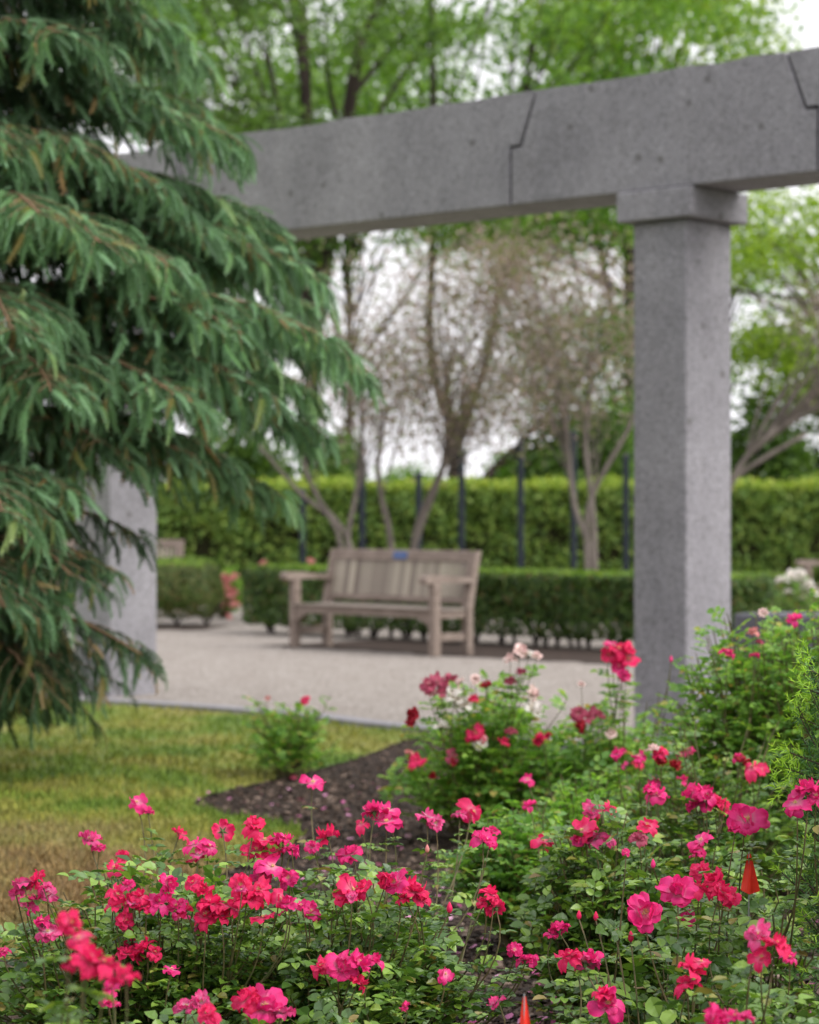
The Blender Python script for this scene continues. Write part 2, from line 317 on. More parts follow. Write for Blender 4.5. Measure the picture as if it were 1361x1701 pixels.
PM = {
 'R': petal_mat('petal_red', (0.88, 0.014, 0.115), (0.90, 0.028, 0.175), (0.90, 0.30, 0.40)),
 'P': petal_mat('petal_pink', (0.88, 0.014, 0.200), (0.90, 0.055, 0.300), (0.88, 0.42, 0.52)),
 'W': petal_mat('petal_pink_white_eye', (0.82, 0.030, 0.220), (0.84, 0.16, 0.38), (0.88, 0.80, 0.80)),
 'D': petal_mat('petal_dark_red', (0.40, 0.010, 0.025), (0.45, 0.012, 0.035), (0.40, 0.05, 0.06)),
 'M': petal_mat('petal_faded_mauve', (0.50, 0.06, 0.13), (0.55, 0.10, 0.18), (0.60, 0.25, 0.25)),
 'C': petal_mat('petal_cream', (0.90, 0.86, 0.82), (0.90, 0.84, 0.76), (0.85, 0.75, 0.50), 0.1),
 'B': petal_mat('petal_blush', (0.88, 0.62, 0.60), (0.90, 0.76, 0.70), (0.85, 0.72, 0.50), 0.1),
 'S': petal_mat('petal_salmon', (0.74, 0.24, 0.25), (0.78, 0.34, 0.30), (0.80, 0.50, 0.36)),
}
M['sepal'] = noise_mat('sepal', [(0.3, (0.05, 0.10, 0.03)), (0.7, (0.10, 0.16, 0.05))], 30, 3, 0.6, 0)
M['stamen'] = noise_mat('stamen', [(0.3, (0.60, 0.42, 0.12)), (0.7, (0.75, 0.62, 0.30))], 60, 3, 0.7, 0)

# ================================================================== SETTING
def sheet(name, poly, z, mat, kind='structure'):
    V = np.array([[p[0], p[1], z] for p in poly]); from mathutils.geometry import tessellate_polygon
    T = tessellate_polygon([[Vector((p[0], p[1], 0)) for p in poly]])
    T = np.array(T)
    a = V[T[:, 1]] - V[T[:, 0]]; b = V[T[:, 2]] - V[T[:, 0]]; fl = (a[:, 0] * b[:, 1] - a[:, 1] * b[:, 0]) < 0
    T[fl] = T[fl][:, ::-1]
    o = mesh_obj(name, V, T, mat); o['kind'] = kind; return o
def smooth_poly(pts, n=6):
    pts = [np.asarray(p, float) for p in pts]; out = []
    for i in range(len(pts) - 1):
        p0 = pts[max(i - 1, 0)]; p1 = pts[i]; p2 = pts[i + 1]; p3 = pts[min(i + 2, len(pts) - 1)]
        for k in range(n):
            t = k / n
            out.append(0.5 * ((2 * p1) + (-p0 + p2) * t + (2 * p0 - 5 * p1 + 4 * p2 - p3) * t * t + (-p0 + 3 * p1 - 3 * p2 + p3) * t ** 3))
    out.append(pts[-1]); return out
sheet('ground', [(-1500, -300), (1500, -300), (1500, 2500), (-1500, 2500)], -0.03, M['field'])
kerb = smooth_poly([(-12, 19.0), (-7.5, 17.6), (-4.4, 16.85)] + [tuple(gnd(x, y)) for x, y in ((0, 1164), (125, 1168), (250, 1175), (400, 1186), (510, 1196), (620, 1210))] + [(0.55, 13.35), (1.25, 12.3), (2.4, 11.2), (4.2, 10.2), (9, 9)])
K = np.array([[p[0], p[1]] for p in kerb])
tn = np.gradient(K, axis=0); tn /= np.linalg.norm(tn, axis=1)[:, None]; nn = np.stack([-tn[:, 1], tn[:, 0]], 1)   # pointing away from the camera
Kb = K + nn * 0.16
sheet('gravel_plaza', [tuple(p) for p in (K + nn * 0.15)] + [(9, 36), (-12, 36)], -0.004, M['gravel'])
mb = MB()
n_ = len(K)
V = np.concatenate([np.c_[K, np.full(n_, -0.03)], np.c_[K, np.full(n_, 0.03)], np.c_[Kb, np.full(n_, 0.03)], np.c_[Kb, np.full(n_, -0.03)]])
i = np.arange(n_ - 1)
mb.add(V, [np.concatenate([np.stack([i + a * n_, i + 1 + a * n_, i + 1 + b * n_, i + b * n_], 1) for a, b in ((0, 1), (1, 2), (2, 3))])])
kb = mb.build('kerb', M['kerb']); kb['kind'] = 'structure'
# the planting bed: everything this side of the kerb
sheet('mulch_bed', [tuple(p) for p in K] + [(9, -6), (-12, -6)], -0.008, M['soil'])
lawn_px = [(-50, 1600), (150, 1545), (370, 1450), (500, 1392), (470, 1370), (370, 1352), (322, 1333), (375, 1313), (470, 1291), (590, 1260), (680, 1228)]
lawn_edge = smooth_poly([(-9, 5.5), (-3.5, 6.6)] + [tuple(gnd(*p)) for p in lawn_px] + [(0.25, 13.65)], 4)
kl = [tuple(p) for p in K if p[0] < 0.22][::-1]
lawn_poly = [tuple(p) for p in lawn_edge] + kl + [(-12, 5)]
sheet('lawn', lawn_poly, 0.0, M['lawn'])

def in_poly(P, poly):
    poly = np.array(poly); x, y = P[:, 0], P[:, 1]; r = np.zeros(len(P), bool)
    x1, y1 = poly[:, 0], poly[:, 1]; x2, y2 = np.roll(x1, -1), np.roll(y1, -1)
    for a, b, c, d in zip(x1, y1, x2, y2):
        m = ((b > y) != (d > y)); 
        if abs(d - b) > 1e-9: r ^= m & (x < (c - a) * (y - b) / (d - b) + a)
    return r
def view_pts(n, y0, y1, margin=80, power=1.0):
    """random ground points inside the part of the ground the picture takes in"""
    u = rng.random(n) ** power; Y = 1 / ((1 / y0) + (1 / y1 - 1 / y0) * u)
    px = rng.uniform(-margin, 1361 + margin, n); return np.stack([(px - CX) / F * Y, Y], 1)
# grass blades
bt = np.array([[-0.5, 0, 0], [0.5, 0, 0], [0.38, 0.55, 0.10], [-0.38, 0.55, 0.10], [0, 1, 0.32]])
P = view_pts(190000, 5.2, 18.0, 260); P = P[in_poly(P, lawn_poly)]
n = len(P); D = np.c_[rng.normal(0, 0.45, (n, 2)), np.full(n, 1.0)]; Mx = frames(D, rdir(n))
L = rng.uniform(0.018, 0.052, n)
V, Fs = scatter(bt, [np.array([[0, 1, 2, 3]]), np.array([[3, 2, 4]])], np.c_[P, np.full(n, -0.003)], Mx, np.c_[rng.uniform(0.005, 0.010, n), L, L])
g = mesh_obj('grass', V, Fs, M['blade']); tag(g, 'short green and dry brown grass of the lawn', 'grass', kind='stuff')
# bark chips on the bed
ct = np.array([[-.5, -.5, 0], [.5, -.5, 0], [.35, .5, 0], [-.4, .45, 0], [-.4, -.4, .35], [.4, -.35, .35], [.28, .4, .3], [-.3, .35, .35]])
cf = np.array([[0, 1, 5, 4], [1, 2, 6, 5], [2, 3, 7, 6], [3, 0, 4, 7], [4, 5, 6, 7]])
P = view_pts(60000, 4.5, 13.6, 120); ok = ~in_poly(P, lawn_poly); P = P[ok]
kl_y = np.interp(P[:, 0], K[:, 0], K[:, 1]); P = P[P[:, 1] < kl_y - 0.03]; n = len(P)
S = rng.uniform(0.008, 0.034, n)
Mx = frames(np.c_[rng.normal(size=(n, 2)), rng.normal(0, 0.3, n)], np.c_[rng.normal(0, 0.35, (n, 2)), np.ones(n)])
V, Fs = scatter(ct, [cf], np.c_[P, rng.uniform(-0.008, 0.006, n)], Mx, np.c_[S * rng.uniform(0.4, 0.9, n), S, S * 0.5])
tag(mesh_obj('bark_mulch', V, Fs, M['chip']), 'dark bark mulch covering the rose bed', 'mulch', kind='stuff')
# fallen petals on the mulch
pt = np.array([[-.3, -.5, .05], [.3, -.5, 0], [.5, 0, .15], [.3, .45, .05], [-.25, .5, .12], [-.5, .1, .12], [0, 0, -.03]])
pf = np.array([[0, 1, 6], [1, 2, 6], [2, 3, 6], [3, 4, 6], [4, 5, 6], [5, 0, 6]])
P = view_pts(1000, 4.5, 12.0, 80); P = P[~in_poly(P, lawn_poly)]; n = len(P)
S = rng.uniform(0.012, 0.030, n); Mx = frames(np.c_[rng.normal(size=(n, 2)), rng.normal(0, 0.2, n)], np.c_[rng.normal(0, 0.3, (n, 2)), np.ones(n)])
V, Fs = scatter(pt, [pf], np.c_[P, np.full(n, 0.014)], Mx, S)
tag(mesh_obj('fallen_petals', V, Fs, M['fallen']), 'pale pink petals fallen on the dark mulch', 'petals', kind='stuff')
# litter strip under the low hedges
def strip(name, a, b, w0, w1, z, mat):
    a = np.array(a, float); b = np.array(b, float); d = (b - a) / np.linalg.norm(b - a); q = np.array([-d[1], d[0]])
    N = 26; t = np.linspace(0, 1, N)[:, None]; j = rng.normal(0, 0.05, (N, 1))
    f = a + (b - a) * t + q * (w0 + j); bk = a + (b - a) * t + q * (w1 + j)
    return sheet(name, [tuple(p) for p in f] + [tuple(p) for p in bk[::-1]], z, mat)

# ================================================================== PERGOLA
UV_ANG = -math.atan2(2.604, 2.88)           # direction of the beam in plan
U = np.array([math.cos(UV_ANG), math.sin(UV_ANG), 0]); Vv = np.array([-U[1], U[0], 0])
MU = np.stack([U, Vv, np.array([0, 0, 1.0])], 1)
P0 = np.array([gx(1140, 13.42), 13.42, 0])
SP = 4.86; CA, CB = 0.365, 0.44
perg = empty('granite_pergola', P0, 'grey granite pergola of square columns under a jointed stone beam', 'pergola')
for k in (-1, 0, 1):
    u0 = k * SP
    c = MB().box((u0 - CA, 0, -0.02), (u0, CB, 2.90), MU, P0, 0.008).build('column', M['granite'], perg, P0)
    MB().box((u0 - CA - .077, -.06, 2.902), (u0 + .077, CB + .06, 3.072), MU, P0, 0.008).build('capital', M['granite'], c, P0)
def prism(profile, v0, v1):
    """profile in (u, z) extruded in v, with rounded arrises and slightly uneven top"""
    n = len(profile); pr = np.array(profile, float); cen = pr.mean(0)
    rings = []
    for v, sh in ((v0, 0.008), (v0 + 0.008, 0), (v1 - 0.008, 0), (v1, 0.008)):
        q = pr.copy(); e = pr - cen; e /= np.abs(e).max(0)
        q[:, 0] -= np.sign(e[:, 0]) * sh * (np.abs(e[:, 0]) > .5); q[:, 1] -= np.sign(e[:, 1]) * sh * (np.abs(e[:, 1]) > .5)
        rings.append(np.c_[q[:, 0], np.full(n, v), q[:, 1]])
    V = np.concatenate(rings); Fs = []
    q = []
    for r in range(3):
        for k in range(n): q.append([r * n + k, r * n + (k + 1) % n, (r + 1) * n + (k + 1) % n, (r + 1) * n + k])
    return V @ MU.T + P0, [np.array(q), np.array([list(range(n))[::-1]]), np.array([[3 * n + k for k in range(n)]])]
ZB, ZM, ZT = 3.074, 3.405, 3.73
gp = 0.007
def top_edge(ua, ub, n=9):
    return [(ua + (ub - ua) * t, ZT + (random.uniform(-0.008, 0.010) if 0 < t < 1 else 0)) for t in np.linspace(0, 1, n)]
for k in (-1, 0, 1):
    c = k * SP - CA / 2
    prof = [(c - 1.05, ZB), (c + 1.05, ZB), (c + 1.05, ZM), (c + .975, ZM + .004)] + top_edge(c + .855, c - .855) + [(c - .975, ZM + .004), (c - 1.05, ZM)]
    b = MB(); b.add(*prism(prof, -0.035, 0.415)); b.build('beam_block', M['granite'], perg, P0)
    if k < 1:
        c2 = c + SP
        prof = [(c + 1.05 + 2 * gp, ZB), (c2 - 1.05 - 2 * gp, ZB), (c2 - 1.05 - 2 * gp, ZM + 3 * gp), (c2 - .975 - 2 * gp, ZM + 3 * gp)] + top_edge(c2 - .855 - 2 * gp, c + .855 + 2 * gp, 15) + [(c + .975 + 2 * gp, ZM + 3 * gp), (c + 1.05 + 2 * gp, ZM + 3 * gp)]
        b = MB(); b.add(*prism(prof, -0.035, 0.415)); b.build('beam_block', M['granite'], perg, P0)

# ================================================================== BENCHES
def make_bench(loc, rot, label, L=2.0, D=0.50, group=None):
    t = empty('garden_bench', loc, label, 'bench', group); t.rotation_euler = (0, 0, rot)
    def part(mb, name, mat, parent=t): return mb.build(name, mat, parent)
    for x in (0, L - 0.085):
        part(MB().box((x, 0, 0), (x + 0.085, 0.085, 0.665), bev=0.008), 'leg', M['teak'])
        b = MB(); sh = 0.10       # rear post leans back above the seat
        prof = [(D - 0.07, 0), (D, 0), (D, 0.42), (D + sh, 0.93), (D + sh - 0.06, 0.93), (D - 0.07, 0.44)]
        n = len(prof); V = np.array([[x, p[0], p[1]] for p in prof] + [[x + 0.08, p[0], p[1]] for p in prof])
        b.add(V, [np.array([[k, (k + 1) % n, n + (k + 1) % n, n + k] for k in range(n)][::1]), np.array([list(range(n))]), np.array([[n + k for k in range(n)][::-1]])])
        part(b, 'leg', M['teak'])
        # arm: broad board with a rounded, down-turned nose
        b = MB(); xs = x + 0.035; N = 9
        prof = [(-0.075, 0.640), (-0.10, 0.665), (-0.095, 0.70), (-0.06, 0.718), (0.1, 0.715), (0.25, 0.70), (D + 0.03, 0.69), (D + 0.03, 0.645), (0.2, 0.650), (0.0, 0.650)]
        n = len(prof); V = np.array([[xs - 0.05, p[0], p[1]] for p in prof] + [[xs + 0.05, p[0], p[1]] for p in prof])
        b.add(V, [np.array([[k, (k + 1) % n, n + (k + 1) % n, n + k] for k in range(n)]), np.array([list(range(n))]), np.array([[n + k for k in range(n)][::-1]])])
        part(b, 'armrest', M['teak'])
        part(MB().box((x + .015, .07, .13), (x + .055, D - .07, .20), bev=.005), 'stretcher', M['teak'])
        part(MB().box((x + .015, .07, .33), (x + .055, D - .07, .41), bev=.005), 'side_rail', M['teak'])
    # front apron with curved brackets
    b = MB(); xs = np.linspace(0.071, L - 0.071, 40); d = np.minimum(xs - 0.07, L - 0.07 - xs)
    lo = 0.335 - 0.10 * np.clip(1 - d / 0.22, 0, 1) ** 1.8
    V = np.concatenate([np.c_[xs, np.full(40, yv), z] for yv, z in ((0.018, lo), (0.018, np.full(40, 0.405)), (0.055, np.full(40, 0.405)), (0.055, lo))])
    i = np.arange(39); b.add(V, [np.concatenate([np.stack([i + a * 40, i + 1 + a * 40, i + 1 + c * 40, i + c * 40], 1) for a, c in ((0, 1), (1, 2), (2, 3), (3, 0))])])
    part(b, 'apron', M['teak'])
    b = MB()
    for k in range(7):
        y = -0.012 + k * 0.067; z = 0.425 - 0.012 * math.sin(k / 6 * PI)
        x0 = 0.074 if k < 2 else 0.012
        b.box((x0, y, z - 0.02), (L - x0, y + 0.056, z), bev=0.004)
    part(b, 'seat', M['slat'])
    # backrest: top rail, lower rail, upright slats (tilted)
    def tilt(mb):
        for V in mb.V:
            z = V[:, 2].copy(); V[:, 1] += (z - 0.42) * 0.185
        return mb
    part(tilt(MB().box((0.07, D - 0.055, 0.83), (L - 0.07, D - 0.01, 0.93), bev=0.006)), 'top_rail', M['teak'])
    part(tilt(MB().box((0.07, D - 0.055, 0.455), (L - 0.07, D - 0.01, 0.51), bev=0.006)), 'lower_rail', M['teak'])
    b = MB(); ns = 24; pw = (L - 0.16) / ns
    for k in range(ns):
        x0 = 0.08 + k * pw; b.box((x0 + 0.004, D - 0.042, 0.511), (x0 + pw - 0.020, D - 0.024, 0.829)); b.A[-1] = np.full(len(b.V[-1]), min(1, max(0, (.62 if k % 2 else .38) + random.uniform(-.38, .38))))
    tilt(b).build('backrest', M['slat_back'], t, attr=True)
    part(tilt(MB().box((L / 2 - 0.095, D - 0.063, 0.845), (L / 2 + 0.095, D - 0.0565, 0.915), bev=0.002)), 'plaque', M['plaque'])
    return t
b_or = (gx(480, 22.85), 22.85, 0); b_rot = math.atan2(-0.743, 0.67)
make_bench(b_or, b_rot, 'weathered grey wooden bench with a blue plaque, facing the gravel plaza', 2.03, 0.48)
make_bench((gx(66, 31.6), 31.6, 0), R(-14), 'distant weathered bench, only its backrest end above the rounded hedge', 1.8, 0.48)
make_bench((gx(1334, 29.0), 29.0, 0), R(-70), 'far bench half hidden behind the white roses at the right', 1.8, 0.48)

# ================================================================== LEAF TEMPLATES
quad = np.array([[0, -0.5, 0], [0.36, 0, 0.06], [0, 0.5, 0], [-0.36, 0, 0.06]]); quadF = [np.array([[0, 1, 2, 3]])]
def leaflet():
    ys = [0, 0.14, 0.42, 0.74, 1.0]; ws = [0.03, 0.28, 0.39, 0.29, 0.0]
    V = []; 
    for y, w_ in zip(ys, ws):
        V += [[-w_, y, w_ * 0.42 - 0.10 * y * y], [0, y, -0.10 * y * y], [w_, y, w_ * 0.42 - 0.10 * y * y]]
    V = np.array(V); q = []
    for r in range(4):
        for c in (0, 1): a = r * 3 + c; q.append([a, a + 1, a + 4, a + 3])
    return V, np.array(q)
LV, LF = leaflet()
def compound_leaf():
    """a rose leaf: five leaflets along a stalk of unit length"""
    V = []; Fq = []; n = 0
    for (y, ang, s) in ((1.0, 0, 0.62), (0.66, 62, 0.52), (0.66, -62, 0.52), (0.30, 70, 0.42), (0.30, -70, 0.42)):
        a = R(ang); c, s_ = math.cos(a), math.sin(a)
        m = np.array([[c, s_, 0], [-s_, c, 0], [0, 0, 1]])
        q = (LV * s) @ m.T + np.array([0.02 * np.sign(ang), y - (0.06 if ang == 0 else 0), -0.06 * y * y]); V.append(q); Fq.append(LF + n); n += len(LV)
    V.append(np.array([[-.012, -0.1, 0], [.012, -0.1, 0], [.008, 1, -0.06], [-.008, 1, -0.06]])); Fq.append(np.array([[n, n + 1, n + 2, n + 3]]))
    return np.concatenate(V), [np.concatenate(Fq)]
CV, CF = compound_leaf()

# ================================================================== HEDGES
def shell_leaves(lo, hi, n, size, MUm, o, faces='frtlb', jit=0.05, wavy=0.04):
    """leaf clusters over the faces of a box, lumpy"""
    x0, y0, z0 = lo; x1, y1, z1 = hi; A = dict(f=(x1 - x0) * (z1 - z0), b=(x1 - x0) * (z1 - z0), t=(x1 - x0) * (y1 - y0), l=(y1 - y0) * (z1 - z0), r=(y1 - y0) * (z1 - z0))
    tot = sum(A[f] for f in faces); PP = []; NN = []
    for f in faces:
        m = int(n * A[f] / tot); u = rng.random(m); v = rng.random(m)
        if f in 'fb': p = np.c_[x0 + u * (x1 - x0), np.full(m, y0 if f == 'f' else y1), z0 + v * (z1 - z0)]; nn_ = (0, -1 if f == 'f' else 1, 0)
        elif f == 't': p = np.c_[x0 + u * (x1 - x0), y0 + v * (y1 - y0), np.full(m, z1)]; nn_ = (0, 0, 1)
        else: p = np.c_[np.full(m, x0 if f == 'l' else x1), y0 + u * (y1 - y0), z0 + v * (z1 - z0)]; nn_ = (-1 if f == 'l' else 1, 0, 0)
        nn_ = np.array(nn_, float); q = p * 5.0
        lump = (np.sin(q[:, 0] * 1.3 + 2 * np.sin(q[:, 2])) + np.sin(q[:, 1] * 1.7 + q[:, 2] * 1.1) + np.sin(q[:, 2] * 2.1 + q[:, 0] * .7)) / 3
        p = p + nn_ * (lump * wavy + rng.normal(0, jit, m) - jit)[:, None]
        PP.append(p); NN.append(np.tile(nn_, (m, 1)))
    P = np.concatenate(PP); N = np.concatenate(NN); m = len(P)
    Mx = frames(rdir(m) + np.array([0, 0, 0.6]), N + rng.normal(0, 0.7, (m, 3)))
    Mx = MUm @ Mx; P = P @ MUm.T + o
    return scatter(quad, quadF, P, Mx, size * rng.uniform(0.6, 1.3, m))
# tall clipped hedge across the back
hb = np.array([0, 34.0, 0.0]); I3 = np.eye(3)
th = empty('tall_hedge', hb, 'tall clipped green hedge with bright new growth along its top, behind the benches', 'hedge')
MB().box((-9, 0.12, 0), (11, 1.1, 1.62)).build('shade_core', M['core'], th)
V, Fs = shell_leaves((-8, 0.04, 0.0), (9, 1.2, 1.62), 60000, 0.085, I3, hb, 'ft', 0.05, 0.10); mesh_obj('foliage', V, Fs, M['hedge'], th, hb)
V, Fs = shell_leaves((-8, 0.0, 1.60), (9, 1.2, 1.72), 18000, 0.07, I3, hb, 'ft', 0.05, 0.07); mesh_obj('new_growth', V, Fs, M['hedge_new'], th, hb)
# low box hedges
def low_hedge(a, ang, L, D, z0, z1, n, label, mat='box', brown=0.0, rnd=False, nst=14):
    a = np.array([a[0], a[1], 0.0]); c, s_ = math.cos(ang), math.sin(ang); Mh = np.array([[c, -s_, 0], [s_, c, 0], [0, 0, 1]])
    t = empty('low_hedge', a, label, 'hedge', 'low clipped hedges round the plaza')
    b = MB(); r_ = MB()
    def ell(p):      # pull the corners in
        return p
    b.box((0.2, 0.2, z0 + 0.16), (L - 0.2, D - 0.2, z1 - 0.18), Mh, a, 0.08); b.build('shade_core', M['core'], t, a)
    V, Fs = shell_leaves((0, 0, z0), (L, D, z1 - 0.03), n, 0.05, Mh, a, 'ftlr', 0.035, 0.06)
    if rnd or True:      # round the ends in plan and at the shoulder
        q = (V - a) @ Mh; cen = np.array([L / 2, D / 2, (z0 + z1) / 2]); h = np.array([L / 2, D / 2, (z1 - z0) / 2]); rr = min(h) * (0.95 if rnd else 0.35)
        e = q - cen; inner = np.clip(e, -(h - rr), h - rr); dd = e - inner; ln = np.linalg.norm(dd, axis=1, keepdims=True)
        fac = np.where(ln > rr * 1.0, (rr + (ln - rr) * 0.25) / (ln + 1e-9), 1); q = cen + inner + dd * fac; V = q @ Mh.T + a
    mesh_obj('foliage', V, Fs, M[mat], t, a)
    V2, F2 = shell_leaves((0.05, 0.05, z1 - 0.10), (L - 0.05, D - 0.05, z1), int(n * 0.35), 0.045, Mh, a, 'ftlr', 0.03, 0.05)
    q = (V2 - a) @ Mh; e = q - cen; inner = np.clip(e, -(h - rr), h - rr); dd = e - inner; ln = np.linalg.norm(dd, axis=1, keepdims=True); V2 = (cen + inner + dd * np.where(ln > rr, (rr + (ln - rr) * 0.25) / (ln + 1e-9), 1)) @ Mh.T + a
    mesh_obj('new_growth', V2, F2, M['box_new'], t, a)
    st = MB()
    for k in range(nst):
        x = (k + 0.5 + random.uniform(-.3, .3)) / nst * L; y = D / 2 + random.uniform(-.12, .12)
        for j in range(3):
            p0 = np.array([x, y, 0]); p2 = p0 + np.array([random.uniform(-.22, .22), random.uniform(-.15, .15), z0 + 0.22])
            st.tube(bez(p0, p0 + (0, 0, z0 * .5), p2, 5) @ Mh.T + a, np.linspace(0.018, 0.010, 5), 5)
    st.build('stems', M['bark_dark'], t, a)
    return t
la, lb = np.array([gx(398, 25.6), 25.6]), np.array([gx(1065, 21.6) + 0.15, 21.6 + 0.3])
ang = math.atan2(*(lb - la)[::-1])
low_hedge(la, ang, float(np.linalg.norm(lb - la)) + 0.9, 0.75, 0.08, 0.72, 36000, 'low dark green hedge running behind the wooden bench', nst=46)
low_hedge((gx(110, 27.0), 27.2), R(-8), gx(350, 27) - gx(110, 27), 1.05, 0.03, 0.77, 18000, 'short rounded hedge with bronzed leaves beside the left granite column', 'box_brown', rnd=True, nst=5)
low_hedge((gx(1225, 24.5) - 0.9, 24.9), R(-30), 1.45, 0.8, 0.16, 0.66, 8000, 'short dark hedge just right of the main granite column', 'box_brown', rnd=True, nst=5)
strip('mulch_strip', tuple(gnd(440, 1072)), tuple(gnd(1180, 1112)), -0.02, 1.75, 0.0, M['mulch_far'])
strip('mulch_patch', (gx(90, 26.4), 26.6), (gx(335, 26.4), 26.3), 0.0, 1.2, 0.0, M['mulch_far'])

# dark posts before the tall hedge
for px, yt, Y, lab in ((503, 818, 31.0, 'dark slim iron post nearest the spruce branch tips'), (602, 770, 30.5, 'dark iron post rising behind the left end of the bench'),
                       (696, 790, 31.5, 'thin dark post behind the middle of the bench back'), (767, 752, 30.5, 'dark iron post standing behind the blue plaque end of the bench, under the big trunk'),
                       (865, 735, 30.0, 'dark iron post just right of the bench, before the hedge'), (953, 722, 30.0, 'dark iron post between the two pale stems right of the bench'),
                       (1040, 760, 30.8, 'dark iron post close to the left edge of the tall granite column')):
    h = CAMH - (yt - HY) / F * Y; X = gx(px, Y); t = empty('iron_post', (X, Y, 0), lab, 'post', 'dark iron posts before the tall hedge')
    MB().tube([(X, Y, 0), (X, Y, h)], 0.042, 10).build('pole', M['iron'], t, (X, Y, 0))
    MB().tube([(X, Y, h + .001), (X, Y, h + .02), (X, Y, h + .05)], [0.055, 0.05, 0.01], 10).build('finial', M['iron'], t, (X, Y, 0))
    MB().tube([(X, Y, 0), (X, Y, .05)], 0.08, 10).build('base_plate', M['iron'], t, (X, Y, 0))

# dark stone block behind the right bush
X0 = np.array([gx(1218, 17.0), 17.0, 0])
sb = MB().box((0, 0, 0), (0.75, 0.5, 0.56), MU, X0, 0.015).build('stone_block', M['slate'], None, X0)
tag(sb, 'dark grey stone block half hidden between the column and the tall rose bush', 'stone block')

# ================================================================== TREES
def ellip(n, cen, rad, shell=0.0, zmin=None):
    v = rdir(n); r = rng.random(n) ** (1 / 3); r = shell + (1 - shell) * r
    return cen + v * r[:, None] * rad
def tree(name, label, cat, base, tr, trunk_top, cen, rad, ncl, nleaf, lsize, lmat, bmat, cl=0.75, flat=0.6, stems=None, group=None, twigs=0, shell=0.25, sides=7, bk=1.0):
    base = np.array([base[0], base[1], 0.0]); t = empty(name, base, label, cat, group)
    cen = np.array(cen, float); rad = np.array(rad, float)
    tk = MB(); tops = []
    if stems is None: stems = [[base, base + (0.1, 0, trunk_top * .5), np.array([base[0], base[1], trunk_top])]]
    for s_ in stems:
        r_ = tr
        if isinstance(s_, tuple): r_, s_ = s_
        pts = np.array(s_, float); pp = np.array(smooth_poly(list(pts), 4)); rr = np.linspace(r_, r_ * 0.55, len(pp)); rr[0] *= 1.25
        tk.tube(pp, rr, sides + 1); tops.append(pp)
    tk.build('trunk', M[bmat], t, base, True)
    cc = ellip(ncl, cen, rad, shell)
    br = MB(); tw = []
    for c in cc:
        pp = tops[np.argmin([np.linalg.norm(q[-1] - c) for q in tops])]
        j = random.randint(len(pp) // 2, len(pp) - 1); a = pp[j]
        if c[2] < a[2] + 0.3: a = pp[len(pp) // 2]
        d = c - a; mid = a + d * 0.5 + np.array([0, 0, 0.12 * np.linalg.norm(d)]) + rng.normal(0, 0.06, 3) * np.linalg.norm(d)
        br.tube(bez(a, mid, c, 7), np.linspace(tr * 0.36 * bk, tr * 0.05, 7), 5, False)
        for _ in range(twigs):
            e = c + rng.normal(0, 1, 3) * cl * np.array([1, 1, flat]); k = bez(c - d * random.uniform(0, .3), (c + e) / 2 + rng.normal(0, .1, 3) * cl, e, 4); br.tube(k, np.linspace(tr * 0.08, tr * 0.03, 4) * bk, 3, False)
    br.build('branches', M[bmat], t, base, True)
    idx = rng.integers(0, ncl, nleaf); P = cc[idx] + np.clip(rng.normal(0, 1, (nleaf, 3)), -2.1, 2.1) * cl * np.array([1, 1, flat])
    Mx = frames(rdir(nleaf) + np.array([0, 0, -0.4]), rdir(nleaf) + np.array([0, 0, 0.9]))
    V, Fs = scatter(quad, quadF, P, Mx, lsize * rng.uniform(0.6, 1.25, nleaf))
    mesh_obj('foliage', V, Fs, M[lmat], t, base)
    return t
def tz(py, Y): return CAMH - (py - HY) / F * Y
bt_ = 'tall broadleaf trees beyond the hedge'
Y = 50; X = gx(760, Y)
tree('maple_tree', 'big maple whose dark trunk rises behind the bench', 'tree', (X, Y), 0.17, 9.5, (gx(900, Y), Y, 10.4), (4.4, 3.4, 4.6), 60, 15500, 0.17, 'tree_mid', 'bark_dark', 0.62, 0.55, group=bt_, twigs=2, bk=0.5,
     stems=[(.24, [(X, Y, 0), (X - .03, Y, 1.8), (X, Y, 3.3)]), (.11, [(X - .05, Y, 2.9), (gx(715, Y), Y, 4.6), (gx(722, Y), Y, 8.0), (gx(716, Y), Y, 12)]), (.11, [(X + .05, Y + .05, 2.9), (gx(815, Y), Y, 4.8), (gx(840, Y), Y, 7.5), (gx(885, Y), Y, 11)])])
Y = 46; X = gx(513, Y)
tree('oak_tree', 'dark trunked oak standing behind the spruce branch tips', 'tree', (X, Y), 0.19, 8.5, (gx(450, Y), Y, 9.2), (3.4, 3.0, 3.6), 46, 12500, 0.15, 'tree_dark', 'bark_dark', 0.55, 0.55, group=bt_, twigs=2,
     stems=[[(X, Y, 0), (X + .05, Y, 3.2), (gx(516, Y), Y, 7.0), (gx(500, Y), Y, 11)], [(X, Y, 4.2), (gx(560, Y), Y, 7.5), (gx(600, Y), Y, 10.5)]])
Y = 56; X = gx(1040, Y)
tree('maple_tree', 'light green maple with its crown above the stone beam at the right', 'tree', (X, Y), 0.2, 9, (gx(1085, Y), Y, 12.2), (3.0, 3.0, 3.0), 34, 12500, 0.17, 'tree_lime', 'bark_dark', 0.6, 0.55, group=bt_, twigs=1)
Y = 60; X = gx(330, Y)
tree('maple_tree', 'bright green tree showing between the spruce top and the beam', 'tree', (X, Y), 0.25, 9, (gx(360, Y), Y, 11.5), (3.8, 3.2, 3.6), 40, 11000, 0.18, 'tree_mid', 'bark_dark', 0.65, 0.5, group=bt_, twigs=1)
Y = 64; X = gx(575, Y)
